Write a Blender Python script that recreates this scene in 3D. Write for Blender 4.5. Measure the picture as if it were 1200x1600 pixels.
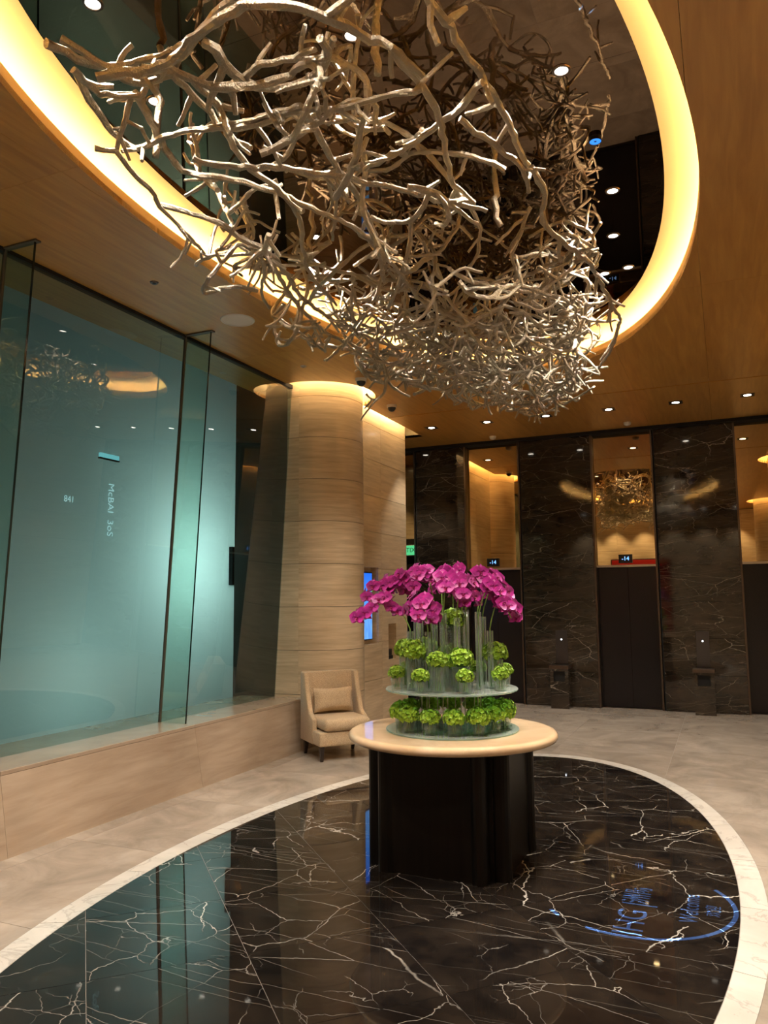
import bpy, bmesh, math, random
from mathutils import Vector, Matrix
import numpy as np
R = math.radians
random.seed(7)
for o in list(bpy.data.objects): bpy.data.objects.remove(o)
scn = bpy.context.scene
col = scn.collection

# ------------------------------------------------------------------ camera
CAMH = 1.65
F_PX, YAW, PITCH, ROLL = 1203.7, R(23.746), R(6.4515), R(-0.539)
fw = Vector((-math.sin(YAW)*math.cos(PITCH), math.cos(YAW)*math.cos(PITCH), math.sin(PITCH)))
r0 = Vector((math.cos(YAW), math.sin(YAW), 0)); u0 = r0.cross(fw)
rt = r0*math.cos(ROLL) + u0*math.sin(ROLL); up = -r0*math.sin(ROLL) + u0*math.cos(ROLL)
cd = bpy.data.cameras.new('camera'); cam = bpy.data.objects.new('camera', cd); col.objects.link(cam)
cd.sensor_fit = 'VERTICAL'; cd.sensor_height = 36; cd.sensor_width = 27; cd.lens = F_PX/1600*36
cd.clip_start = .05; cd.clip_end = 200
M = Matrix.Identity(4)
for i in range(3): M[i][0], M[i][1], M[i][2] = rt[i], up[i], -fw[i]
M[0][3], M[1][3], M[2][3] = 0, 0, CAMH
cam.matrix_world = M
scn.camera = cam

# ------------------------------------------------------------------ world, exposure
w = bpy.data.worlds.new('world'); scn.world = w; w.use_nodes = True
w.node_tree.nodes['Background'].inputs[0].default_value = (.10, .16, .17, 1)
w.node_tree.nodes['Background'].inputs[1].default_value = .05
vs = scn.view_settings
vs.view_transform = 'Standard'; vs.look = 'None'; vs.gamma = 1; vs.use_curve_mapping = False
vs.exposure = 1.55
cy = scn.cycles
cy.use_denoising = True; cy.caustics_reflective = False; cy.caustics_refractive = False
cy.sample_clamp_indirect = 6; cy.sample_clamp_direct = 0
cy.max_bounces = 10; cy.diffuse_bounces = 4; cy.glossy_bounces = 5; cy.transparent_max_bounces = 24; cy.transmission_bounces = 6

# light levels, all in one place
E_COVE = 21.0        # emission of the hidden strip round the oval
E_RING = 25.0        # emission of the strips round the stone columns
W_SPOT = 95          # recessed spots in the mirrored ceiling
W_DOWN = 36          # downlights by the lifts
W_BACK = 50          # downlights at the entrance wall
W_GOBO = 9000         # logo projector
W_OUT = 56          # lamps behind the frosted screen outside the glass
WARM = (1, .72, .40); SPOTC = (1, .88, .74)

# ------------------------------------------------------------------ helpers
class MB:
    def __init__(s): s.v = []; s.f = []
    def add(s, vs, fs):
        n = len(s.v); s.v += [tuple(p) for p in vs]; s.f += [tuple(i+n for i in f) for f in fs]
    def box(s, x0, x1, y0, y1, z0, z1):
        s.add([(x0,y0,z0),(x1,y0,z0),(x1,y1,z0),(x0,y1,z0),(x0,y0,z1),(x1,y0,z1),(x1,y1,z1),(x0,y1,z1)],
              [(0,3,2,1),(4,5,6,7),(0,1,5,4),(1,2,6,5),(2,3,7,6),(3,0,4,7)])
    def prism(s, poly, z0, z1):
        n = len(poly)
        s.add([(p[0],p[1],z0) for p in poly]+[(p[0],p[1],z1) for p in poly],
              [tuple(range(n-1,-1,-1)), tuple(range(n,2*n))]+[(i,(i+1)%n,n+(i+1)%n,n+i) for i in range(n)])
    def lathe(s, prof, n=32, c=(0,0)):
        m = len(prof); vs = []
        for i in range(n):
            a = 2*math.pi*i/n
            for r, z in prof: vs.append((c[0]+r*math.cos(a), c[1]+r*math.sin(a), z))
        fs = []
        for i in range(n):
            j = (i+1) % n
            for k in range(m-1): fs.append((i*m+k, j*m+k, j*m+k+1, i*m+k+1))
        s.add(vs, fs)
    def tube(s, pts, rad, n=6, cap=True, jit=0.0):
        pts = [Vector(p) for p in pts]; m = len(pts)
        if not hasattr(rad, '__len__'): rad = [rad]*m
        t = (pts[1]-pts[0]).normalized()
        nrm = t.cross(Vector((.3,.5,.81))).normalized()
        vs = []
        for i in range(m):
            if i == 0: t = (pts[1]-pts[0])
            elif i == m-1: t = (pts[-1]-pts[-2])
            else: t = (pts[i+1]-pts[i-1])
            t.normalize(); nrm = (nrm - t*nrm.dot(t)).normalized(); b = t.cross(nrm)
            for k in range(n):
                a = 2*math.pi*k/n
                vs.append(pts[i] + (nrm*math.cos(a)+b*math.sin(a))*rad[i]*(1+(random.uniform(-jit, jit) if jit else 0)))
        fs = [(i*n+k, i*n+(k+1)%n, (i+1)*n+(k+1)%n, (i+1)*n+k) for i in range(m-1) for k in range(n)]
        if cap: fs += [tuple(range(n-1,-1,-1)), tuple(range((m-1)*n, m*n))]
        s.add(vs, fs)
    def mesh(s, name, smooth=False):
        me = bpy.data.meshes.new(name); me.from_pydata(s.v, [], s.f); me.update()
        if smooth: me.polygons.foreach_set('use_smooth', [True]*len(me.polygons))
        return me
    def build(s, name, mat, parent=None, smooth=False, bevel=0, seg=2):
        me = s.mesh(name, smooth)
        if bevel:
            bm = bmesh.new(); bm.from_mesh(me); bmesh.ops.remove_doubles(bm, verts=bm.verts, dist=1e-5)
            bmesh.ops.bevel(bm, geom=bm.edges[:], offset=bevel, segments=seg, profile=.5, affect='EDGES', clamp_overlap=True)
            bm.to_mesh(me); bm.free()
            if smooth: me.polygons.foreach_set('use_smooth', [True]*len(me.polygons))
        return link(name, me, mat, parent)
def link(name, me, mat=None, parent=None, loc=None, rot=None):
    o = bpy.data.objects.new(name, me); col.objects.link(o)
    if mat is not None and me is not None and len(me.materials) == 0: me.materials.append(mat)
    o.parent = parent
    if loc: o.location = loc
    if rot: o.rotation_euler = rot
    return o
def tag(o, label, cat, group=None, kind=None):
    if label: o['label'] = label
    if cat: o['category'] = cat
    if group: o['group'] = group
    if kind: o['kind'] = kind
    return o
def thing(name, label, cat, loc=(0,0,0), rz=0, group=None):
    return tag(link(name, None, loc=loc, rot=(0,0,rz)), label, cat, group)
def struct(name, label=None, cat=None, loc=(0,0,0)):
    return tag(link(name, None, loc=loc), label, cat, kind='structure')
def copy_tree(o, parent=None):
    c = o.copy(); col.objects.link(c); c.parent = parent
    for ch in o.children: copy_tree(ch, c)
    return c
def ellipse(c, a, b, n=128): return [(c[0]+a*math.cos(2*math.pi*i/n), c[1]+b*math.sin(2*math.pi*i/n)) for i in range(n)]
def clip(poly, conv):                                   # convex clip of poly by a counter-clockwise convex polygon
    out = poly
    for i in range(len(conv)):
        a, b = conv[i], conv[(i+1) % len(conv)]; src = out; out = []
        if not src: return []
        side = lambda p: (b[0]-a[0])*(p[1]-a[1])-(b[1]-a[1])*(p[0]-a[0])
        for k in range(len(src)):
            p, q = src[k], src[(k+1) % len(src)]; sp, sq = side(p), side(q)
            if sp >= 0: out.append(p)
            if (sp > 0 and sq < 0) or (sp < 0 and sq > 0):
                t = sp/(sp-sq); out.append((p[0]+(q[0]-p[0])*t, p[1]+(q[1]-p[1])*t))
    res = []
    for p in out:
        if not res or abs(p[0]-res[-1][0])+abs(p[1]-res[-1][1]) > 1e-5: res.append(p)
    return res
def area(p): return .5*abs(sum(p[i][0]*p[(i+1)%len(p)][1]-p[(i+1)%len(p)][0]*p[i][1] for i in range(len(p))))
def boolean_cut(o, cutters):
    for c in cutters:
        m = o.modifiers.new('cut', 'BOOLEAN'); m.object = c; m.operation = 'DIFFERENCE'; m.solver = 'EXACT'
    dg = bpy.context.evaluated_depsgraph_get(); dg.update()
    me = bpy.data.meshes.new_from_object(o.evaluated_get(dg))
    o.modifiers.clear(); o.data = me
def text_mesh(name, body, size, extrude=0.0, align='CENTER'):
    cu = bpy.data.curves.new(name, 'FONT'); cu.body = body; cu.size = size; cu.extrude = extrude
    cu.align_x = align; cu.align_y = 'CENTER'; cu.resolution_u = 3
    o = bpy.data.objects.new(name, cu); col.objects.link(o)
    dg = bpy.context.evaluated_depsgraph_get(); dg.update()
    me = bpy.data.meshes.new_from_object(o.evaluated_get(dg)); bpy.data.objects.remove(o)
    me.name = name; return me
def lamp(name, kind, parent, loc, power, color, rot=(0,0,0), **kw):
    l = bpy.data.lights.new(name, kind); l.energy = power; l.color = color
    for k, v in kw.items(): setattr(l, k, v)
    o = bpy.data.objects.new(name, l); col.objects.link(o); o.parent = parent; o.location = loc; o.rotation_euler = rot
    return o

# ------------------------------------------------------------------ materials
def nt(name):
    m = bpy.data.materials.new(name); m.use_nodes = True; t = m.node_tree
    return m, t, t.nodes['Principled BSDF']
def N(t, typ, **kw):
    n = t.nodes.new(typ)
    for k, v in kw.items():
        if k in n.inputs: n.inputs[k].default_value = v
        else: setattr(n, k, v)
    return n
def plain(name, c, rough=.5, metal=0, emit=None, estr=0, spec=.5, coat=0):
    m, t, b = nt(name)
    b.inputs['Base Color'].default_value = (*c, 1); b.inputs['Roughness'].default_value = rough; b.inputs['Metallic'].default_value = metal
    b.inputs['Specular IOR Level'].default_value = spec; b.inputs['Coat Weight'].default_value = coat; b.inputs['Coat Roughness'].default_value = .08
    if emit: b.inputs['Emission Color'].default_value = (*emit, 1); b.inputs['Emission Strength'].default_value = estr
    return m
def emitter(name, c, s):
    m = bpy.data.materials.new(name); m.use_nodes = True; t = m.node_tree; t.nodes.clear()
    e = N(t, 'ShaderNodeEmission', Color=(*c, 1), Strength=s); o = N(t, 'ShaderNodeOutputMaterial'); t.links.new(e.outputs[0], o.inputs[0]); return m
def coords(t, scale=(1,1,1), rand=0.0, rot=(0,0,0)):
    g = N(t, 'ShaderNodeNewGeometry'); src = g.outputs['Position']
    if rand:
        oi = N(t, 'ShaderNodeObjectInfo'); mu = N(t, 'ShaderNodeMath', operation='MULTIPLY'); mu.inputs[1].default_value = rand
        t.links.new(oi.outputs['Random'], mu.inputs[0])
        va = N(t, 'ShaderNodeVectorMath', operation='ADD'); t.links.new(src, va.inputs[0]); t.links.new(mu.outputs[0], va.inputs[1]); src = va.outputs[0]
    mp = N(t, 'ShaderNodeMapping'); mp.inputs['Scale'].default_value = scale; mp.inputs['Rotation'].default_value = rot
    t.links.new(src, mp.inputs[0]); return mp.outputs[0]
def ramp(t, fac, stops):
    n = N(t, 'ShaderNodeValToRGB'); el = n.color_ramp.elements
    while len(el) < len(stops): el.new(.5)
    for e, (p, c) in zip(el, stops): e.position = p; e.color = (*c, 1)
    t.links.new(fac, n.inputs[0]); return n.outputs[0]
def mathn(t, op, a, b=None, clampv=False):
    n = N(t, 'ShaderNodeMath', operation=op); n.use_clamp = clampv
    for i, v in enumerate((a, b)):
        if v is None: continue
        if isinstance(v, (int, float)): n.inputs[i].default_value = v
        else: t.links.new(v, n.inputs[i])
    return n.outputs[0]
def mixc(t, fac, a, b):
    n = N(t, 'ShaderNodeMix', data_type='RGBA')
    for s, v in ((0, fac), (6, a), (7, b)):
        if isinstance(v, (int, float)): n.inputs[s].default_value = v
        elif isinstance(v, tuple): n.inputs[s].default_value = (*v, 1)
        else: t.links.new(v, n.inputs[s])
    return n.outputs[2]
def stone(name, lo, hi, rough=.3, scale=(1.2, 1.2, 16), rand=3.0, coat=.25):
    m, t, b = nt(name); v = coords(t, scale, rand)
    n1 = N(t, 'ShaderNodeTexNoise', Scale=1.6, Detail=6.0, Roughness=.6, Distortion=.4); t.links.new(v, n1.inputs[0])
    v2 = coords(t, (.6,.6,2.2), rand); n2 = N(t, 'ShaderNodeTexNoise', Scale=1.3, Detail=3.0); t.links.new(v2, n2.inputs[0])
    f = mathn(t, 'ADD', mathn(t, 'MULTIPLY', n1.outputs[0], .65), mathn(t, 'MULTIPLY', n2.outputs[0], .35))
    t.links.new(ramp(t, f, [(.3, lo), (.5, tuple((x+y)/2 for x, y in zip(lo, hi))), (.68, hi)]), b.inputs['Base Color'])
    b.inputs['Roughness'].default_value = rough; b.inputs['Coat Weight'].default_value = coat; b.inputs['Coat Roughness'].default_value = .12
    return m
def marble(name, base, brown, vein, rough=.04, s=1.0, rand=9.0, stretch=(1,1,1), rot=(0,0,0), amount=1.0, warp=.20):
    m, t, b = nt(name); v = coords(t, stretch, rand, rot)
    nd = N(t, 'ShaderNodeTexNoise', Scale=2.2*s, Detail=5.0, Roughness=.6); t.links.new(v, nd.inputs[0])
    sub = N(t, 'ShaderNodeVectorMath', operation='SUBTRACT'); t.links.new(nd.outputs['Color'], sub.inputs[0]); sub.inputs[1].default_value = (.5,.5,.5)
    sc = N(t, 'ShaderNodeVectorMath', operation='SCALE'); t.links.new(sub.outputs[0], sc.inputs[0]); sc.inputs['Scale'].default_value = warp/s
    ad = N(t, 'ShaderNodeVectorMath', operation='ADD'); t.links.new(v, ad.inputs[0]); t.links.new(sc.outputs[0], ad.inputs[1])
    tot = None
    for k, (vsc, wd, ms, lo, hi, g) in enumerate(((1.0, .0042, .9, .45, .60, 1.0), (2.1, .0050, 1.3, .43, .60, .75), (4.6, .0070, 2.6, .54, .68, .45))):
        vo = N(t, 'ShaderNodeTexVoronoi', feature='DISTANCE_TO_EDGE', Scale=vsc*s); t.links.new(ad.outputs[0], vo.inputs[0])
        mr = N(t, 'ShaderNodeMapRange'); mr.inputs[1].default_value = 0; mr.inputs[2].default_value = wd; mr.inputs[3].default_value = 1; mr.inputs[4].default_value = 0
        t.links.new(vo.outputs['Distance'], mr.inputs[0])
        of = N(t, 'ShaderNodeVectorMath', operation='ADD'); t.links.new(v, of.inputs[0]); of.inputs[1].default_value = (7.3*k, 2.1, 4.4*k)
        nm = N(t, 'ShaderNodeTexNoise', Scale=ms*s, Detail=3.0); t.links.new(of.outputs[0], nm.inputs[0])
        mk = N(t, 'ShaderNodeMapRange'); mk.inputs[1].default_value = lo; mk.inputs[2].default_value = hi; t.links.new(nm.outputs[0], mk.inputs[0])
        x = mathn(t, 'MULTIPLY', mathn(t, 'MULTIPLY', mr.outputs[0], mk.outputs[0]), g*amount)
        tot = x if tot is None else mathn(t, 'MAXIMUM', tot, x)
    for k, (ang, st) in enumerate(((.75, 1.3), (-.55, 1.0), (2.0, 1.6))):
        mp = N(t, 'ShaderNodeMapping'); mp.inputs['Rotation'].default_value = (ang*.4, ang*.3, ang); mp.inputs['Scale'].default_value = (.16*st, 1.5*st, 1.0*st); mp.inputs['Location'].default_value = (3.1*k, 1.7, 0)
        sc2 = N(t, 'ShaderNodeVectorMath', operation='SCALE'); t.links.new(sub.outputs[0], sc2.inputs[0]); sc2.inputs['Scale'].default_value = .07/s
        ad2 = N(t, 'ShaderNodeVectorMath', operation='ADD'); t.links.new(v, ad2.inputs[0]); t.links.new(sc2.outputs[0], ad2.inputs[1]); t.links.new(ad2.outputs[0], mp.inputs[0])
        vo = N(t, 'ShaderNodeTexVoronoi', feature='DISTANCE_TO_EDGE', Scale=1.3*s); t.links.new(mp.outputs[0], vo.inputs[0])
        mr = N(t, 'ShaderNodeMapRange'); mr.inputs[1].default_value = 0; mr.inputs[2].default_value = .0034; mr.inputs[3].default_value = 1; mr.inputs[4].default_value = 0; t.links.new(vo.outputs['Distance'], mr.inputs[0])
        nm = N(t, 'ShaderNodeTexNoise', Scale=1.1*s, Detail=4.0); t.links.new(mp.outputs[0], nm.inputs[0])
        mk = N(t, 'ShaderNodeMapRange'); mk.inputs[1].default_value = .46; mk.inputs[2].default_value = .66; t.links.new(nm.outputs[0], mk.inputs[0])
        tot = mathn(t, 'MAXIMUM', tot, mathn(t, 'MULTIPLY', mathn(t, 'MULTIPLY', mr.outputs[0], mk.outputs[0]), .55*amount))
    nb = N(t, 'ShaderNodeTexNoise', Scale=3.0*s, Detail=5.0, Roughness=.65); t.links.new(v, nb.inputs[0])
    bc = ramp(t, nb.outputs[0], [(.35, base), (.75, brown)])
    t.links.new(mixc(t, tot, bc, vein), b.inputs['Base Color'])
    b.inputs['Roughness'].default_value = rough; b.inputs['IOR'].default_value = 1.55
    return m
def soft_marble(name, lo, hi, rough=.12, vein=(.33,.29,.25), rand=5.0, vs_=1.0, va=.5):
    m, t, b = nt(name); v = coords(t, (1,1,1), rand, (0,0,.5))
    n1 = N(t, 'ShaderNodeTexNoise', Scale=1.8, Detail=7.0, Roughness=.62, Distortion=.9); t.links.new(v, n1.inputs[0])
    wv = N(t, 'ShaderNodeTexNoise', Scale=.9*vs_, Detail=8.0, Roughness=.6, Distortion=1.6); t.links.new(v, wv.inputs[0])
    k = mathn(t, 'ABSOLUTE', mathn(t, 'SUBTRACT', wv.outputs[0], .5))
    mr = N(t, 'ShaderNodeMapRange'); mr.inputs[1].default_value = 0; mr.inputs[2].default_value = .022; mr.inputs[3].default_value = va; mr.inputs[4].default_value = 0; t.links.new(k, mr.inputs[0])
    c = ramp(t, n1.outputs[0], [(.32, lo), (.66, hi)])
    t.links.new(mixc(t, mr.outputs[0], c, vein), b.inputs['Base Color']); b.inputs['Roughness'].default_value = rough
    return m
def wood(name, lo, hi, rough=.32, scale=(9, .7, 9), spec=.5):
    m, t, b = nt(name); v = coords(t, scale, 6.0)
    n1 = N(t, 'ShaderNodeTexNoise', Scale=2.0, Detail=6.0, Roughness=.55, Distortion=.6); t.links.new(v, n1.inputs[0])
    oi = N(t, 'ShaderNodeObjectInfo'); f = mathn(t, 'ADD', mathn(t, 'MULTIPLY', n1.outputs[0], .8), mathn(t, 'MULTIPLY', oi.outputs['Random'], .16))
    t.links.new(ramp(t, f, [(.3, lo), (.65, hi)]), b.inputs['Base Color']); b.inputs['Roughness'].default_value = rough; b.inputs['Specular IOR Level'].default_value = spec
    return m
def clear_glass(name, tint, refl=1.45, rough=0.0, haze=0.0, base_refl=0.0):
    m = bpy.data.materials.new(name); m.use_nodes = True; t = m.node_tree; t.nodes.clear()
    tr = N(t, 'ShaderNodeBsdfTransparent', Color=(*tint, 1)); gl = N(t, 'ShaderNodeBsdfGlossy', Color=(1,1,1,1), Roughness=rough)
    lw = N(t, 'ShaderNodeLayerWeight', Blend=.5); mx = N(t, 'ShaderNodeMixShader'); o = N(t, 'ShaderNodeOutputMaterial')
    f0 = max(((refl-1)/(refl+1))**2, base_refl)
    fac = mathn(t, 'ADD', mathn(t, 'MULTIPLY', mathn(t, 'POWER', lw.outputs['Facing'], 4.5), 1-f0), f0)
    t.links.new(fac, mx.inputs[0]); t.links.new(tr.outputs[0], mx.inputs[1]); t.links.new(gl.outputs[0], mx.inputs[2])
    if haze:
        df = N(t, 'ShaderNodeBsdfDiffuse', Color=(.75,.82,.78,1)); m2 = N(t, 'ShaderNodeMixShader'); m2.inputs[0].default_value = haze
        t.links.new(mx.outputs[0], m2.inputs[1]); t.links.new(df.outputs[0], m2.inputs[2]); mx = m2
    t.links.new(mx.outputs[0], o.inputs[0]); return m
def mirror(name, c, rough=.01):
    m = bpy.data.materials.new(name); m.use_nodes = True; t = m.node_tree; t.nodes.clear()
    g = N(t, 'ShaderNodeBsdfGlossy', Color=(*c, 1), Roughness=rough); o = N(t, 'ShaderNodeOutputMaterial'); t.links.new(g.outputs[0], o.inputs[0]); return m

MAT = dict(
    stone=stone('travertine', (.45,.335,.20), (.77,.625,.43)),
    bench=stone('bench_travertine', (.29,.21,.145), (.44,.345,.255), rough=.25, scale=(1.2,1.0,9), coat=.35),
    black=marble('black_marble', (.006,.005,.005), (.030,.022,.016), (.62,.58,.52), rough=.03),
    pillar=marble('brown_black_marble', (.012,.009,.006), (.045,.032,.022), (.50,.44,.36), rough=.05, s=1.1, stretch=(.75,.75,2.0), rot=(.2,.35,.1), amount=.8),
    floor=soft_marble('beige_floor_marble', (.255,.215,.175), (.425,.37,.31), rough=.13, vein=(.30,.25,.20), va=.35),
    white=soft_marble('white_border_marble', (.52,.50,.46), (.66,.64,.59), rough=.10, vein=(.36,.33,.30), vs_=2.2, va=.6),
    wood=wood('honey_veneer', (.39,.185,.038), (.54,.285,.066)),
    darkwood=wood('dark_table_wood', (.003,.0024,.002), (.008,.006,.0045), rough=.38, spec=.15, scale=(14,14,.8)),
    cove=plain('cove_paint', (.82,.70,.45), .6),
    lip=plain('cove_lip_paint', (.90,.62,.30), .5),
    led=emitter('cove_led', (1,.635,.27), E_COVE),
    ringled=emitter('column_ring_led', (1,.74,.44), E_RING),
    mirror=mirror('smoked_bronze_mirror', (.21,.15,.10)),
    transom=mirror('gold_bronze_mirror', (.62,.46,.24)),
    blocker_paint=plain('dark_olive_blocker', (.035,.036,.026), .6),
    grout=plain('pale_grout', (.22,.20,.18), .6),
    black_gap=plain('shadow_gap', (.004,.004,.004), .8),
    door=plain('dark_bronze_door', (.012,.010,.012), .25, metal=.3, spec=.5),
    jamb=plain('bronze_jamb', (.12,.09,.07), .3, metal=.9),
    sill=plain('brushed_metal', (.55,.50,.42), .3, metal=1),
    glass=clear_glass('green_wall_glass', (.53,.64,.59), 1.62, base_refl=.09),
    fin=clear_glass('green_fin_glass', (.72,.88,.81), 1.45),
    finedge=plain('glass_edge', (.004,.012,.010), .1),
    seal=plain('silicone_seal', (.10,.085,.065), .5),
    frost=None,
    vase=clear_glass('vase_glass', (.965,.98,.975), 1.5, haze=.05),
    water=clear_glass('vase_water', (.95,.98,.95), 1.2),
    tier=clear_glass('tier_glass', (.50,.72,.63), 1.5, haze=.22),
    branch=None, fabric=None,
    tabletop=soft_marble('cream_tabletop_marble', (.56,.40,.24), (.74,.58,.40), rough=.06, vein=(.60,.42,.28), vs_=1.5, va=.4),
    chairleg=plain('dark_chair_leg', (.02,.013,.010), .25),
    steel=plain('call_plate_steel', (.10,.10,.11), .3, metal=1),
    blackplastic=plain('black_plastic', (.008,.008,.009), .3),
    white_paint=plain('white_paint', (.70,.66,.60), .5),
    grey_grille=plain('speaker_grille', (.75,.68,.62), .7),
    lens=emitter('downlight_lens', (1,.90,.74), 8),
    spotlens=emitter('spotlight_lens', (1,.93,.82), 4),
    bluelens=emitter('projector_lens', (.04,.24,1.0), .55),
    digits=emitter('indicator_digits', (.15,.38,1.0), 1.0),
    exit=emitter('exit_panel', (.08,.70,.52), .7),
    exitletter=plain('exit_lettering', (.01,.10,.07), .6),
    red=plain('red_panel', (.38,.012,.010), .4),
    letter=emitter('sign_reflection', (.50,.80,.85), .38),  # sign reflection in the glass, imitated by emission
    bar=emitter('reflected_sign_light', (.30,.85,.95), .28),
    stem=plain('green_stem', (.20,.34,.06), .5),
)
def frost_mat():
    m = bpy.data.materials.new('frosted_screen'); m.use_nodes = True; t = m.node_tree; t.nodes.clear()
    d = N(t, 'ShaderNodeBsdfDiffuse', Color=(.55,.66,.66,1)); tr = N(t, 'ShaderNodeBsdfTranslucent', Color=(.72,.86,.88,1))
    mx = N(t, 'ShaderNodeMixShader'); mx.inputs[0].default_value = .75; o = N(t, 'ShaderNodeOutputMaterial')
    t.links.new(d.outputs[0], mx.inputs[1]); t.links.new(tr.outputs[0], mx.inputs[2]); t.links.new(mx.outputs[0], o.inputs[0]); return m
MAT['frost'] = frost_mat()
def branch_mat():
    m, t, b = nt('leafed_branch'); v = coords(t)
    n = N(t, 'ShaderNodeTexNoise', Scale=55.0, Detail=4.0, Roughness=.7); t.links.new(v, n.inputs[0])
    n2 = N(t, 'ShaderNodeTexNoise', Scale=2.2, Detail=2.0); t.links.new(v, n2.inputs[0])
    c = mixc(t, n2.outputs[0], (.31,.29,.265), (.40,.335,.22))
    t.links.new(c, b.inputs['Base Color']); b.inputs['Metallic'].default_value = 1.0; b.inputs['Roughness'].default_value = .36
    bp = N(t, 'ShaderNodeBump', Strength=1.0, Distance=.015); t.links.new(n.outputs[0], bp.inputs['Height']); t.links.new(bp.outputs[0], b.inputs['Normal'])
    return m
MAT['branch'] = branch_mat()
def fabric_mat():
    m, t, b = nt('beige_tweed'); v = coords(t)
    n = N(t, 'ShaderNodeTexNoise', Scale=160.0, Detail=2.0); t.links.new(v, n.inputs[0])
    t.links.new(ramp(t, n.outputs[0], [(.35, (.38,.27,.16)), (.65, (.60,.46,.29))]), b.inputs['Base Color'])
    b.inputs['Roughness'].default_value = .9; b.inputs['Sheen Weight'].default_value = .3
    bp = N(t, 'ShaderNodeBump', Strength=.25, Distance=.004); t.links.new(n.outputs[0], bp.inputs['Height']); t.links.new(bp.outputs[0], b.inputs['Normal']); return m
MAT['fabric'] = fabric_mat()
def flower_mat(name, lo, hi, scale, rough=.5, trans=.25):
    m, t, b = nt(name); tc = N(t, 'ShaderNodeTexCoord'); n = N(t, 'ShaderNodeTexNoise', Scale=scale, Detail=2.0); t.links.new(tc.outputs['Object'], n.inputs[0])
    t.links.new(ramp(t, n.outputs[0], [(.35, lo), (.65, hi)]), b.inputs['Base Color']); b.inputs['Roughness'].default_value = rough
    b.inputs['Sheen Weight'].default_value = .2; return m
MAT['green'] = flower_mat('green_blossom', (.16,.36,.012), (.42,.64,.045), 40)
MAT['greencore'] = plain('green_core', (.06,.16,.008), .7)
MAT['magenta'] = flower_mat('magenta_petal', (.23,.003,.14), (.46,.010,.28), 26, .45)
MAT['lip_petal'] = plain('dark_lip', (.30,.0,.10), .5)
def screen_mat():
    m = bpy.data.materials.new('blue_screen'); m.use_nodes = True; t = m.node_tree; t.nodes.clear()
    g = N(t, 'ShaderNodeTexCoord'); s = N(t, 'ShaderNodeSeparateXYZ'); t.links.new(g.outputs['Generated'], s.inputs[0])
    mp = N(t, 'ShaderNodeMapping'); mp.inputs['Scale'].default_value = (1,9,3); t.links.new(g.outputs['Generated'], mp.inputs[0])
    n = N(t, 'ShaderNodeTexVoronoi', Scale=1.6, distance='CHEBYCHEV'); t.links.new(mp.outputs[0], n.inputs[0])
    lowm = N(t, 'ShaderNodeMapRange'); lowm.inputs[1].default_value = .42; lowm.inputs[2].default_value = .30; t.links.new(s.outputs[2], lowm.inputs[0])
    sky = ramp(t, s.outputs[2], [(.0, (.06,.28,.95)), (.45, (.10,.34,1.0)), (1.0, (.02,.15,.85))])
    city = mixc(t, n.outputs['Distance'], (.20,.50,1.0), (.02,.14,.60))
    c = mixc(t, lowm.outputs[0], sky, city)
    e = N(t, 'ShaderNodeEmission', Strength=.42); t.links.new(c, e.inputs[0]); o = N(t, 'ShaderNodeOutputMaterial'); t.links.new(e.outputs[0], o.inputs[0]); return m
MAT['screen'] = screen_mat()

# ------------------------------------------------------------------ dimensions (metres; camera stands at x=0, y=0)
CEIL = 4.20
X_GLASS_TOP, X_GLASS_BOT, Z_BENCH = -4.64, -4.85, .54
Y_LIFT, Y_REAR, X_RIGHT = 12.08, -.55, 2.3
OV = (-1.70, 4.72)                       # centre of the floor oval
OVC = (-1.768, 4.787)                    # centre of the ceiling oval
COLS = [(-4.57, 8.39), (1.40, 8.40), (1.36, 1.35)]
COL_R, RING_R = .55, .71
X_WALL, Y_WALL_END = -4.40, 10.83

# ------------------------------------------------------------------ floor
floor = tag((lambda mb: (mb.box(-6.6, X_RIGHT, Y_REAR, 12.6, -.10, -.0025), mb.build('floor', MAT['grout']))[1])(MB()), 'polished stone lobby floor with a black marble oval', 'floor', kind='structure')
RIN, RB = (1.683, 3.554), .135
inner = ellipse(OV, RIN[0]-.003, RIN[1]-.003, 120)
d = Vector((1,1)).normalized()
cnt = 0
for i in range(-8, 9):
    for j in range(-8, 9):
        g = .0022                       # half joint, in x+y units
        s0, s1, t0, t1 = 1.09+i+g, 2.09+i-g, 4.40+j+g, 5.40+j-g      # x+y and y-x ranges
        quad = [((s-t)/2, (s+t)/2) for s, t in ((s0,t0),(s1,t0),(s1,t1),(s0,t1))]
        p = clip(quad, inner)
        if len(p) > 2 and area(p) > .0008:
            mb = MB(); mb.prism(p, -.002, 0); mb.build('black_marble_tile', MAT['black'], floor)
NS = 28
for k in range(NS):
    a0, a1 = 2*math.pi*k/NS+.0006, 2*math.pi*(k+1)/NS-.0006
    A = [a0+(a1-a0)*i/8 for i in range(9)]
    p = [(OV[0]+(RIN[0]+RB)*math.cos(a), OV[1]+(RIN[1]+RB)*math.sin(a)) for a in A]+[(OV[0]+RIN[0]*math.cos(a), OV[1]+RIN[1]*math.sin(a)) for a in reversed(A)]
    mb = MB(); n = len(p)//2
    for i in range(n-1): mb.prism([p[i], p[i+1], p[2*n-2-i], p[2*n-1-i]][::1], -.002, .0005)
    mb.build('white_border_slab', MAT['white'], floor)
cut = MB(); cut.prism(ellipse(OV, RIN[0]+RB+.002, RIN[1]+RB+.002, 140), -.2, .2); cutter = cut.build('cutter', MAT['white'])
xs = [-6.6, -5.4, -4.2, -3.0, -1.8, -.6, .6, 1.45, X_RIGHT]; ys = [Y_REAR+1.2*i for i in range(12)]+[12.55]
gap = .0015
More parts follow.
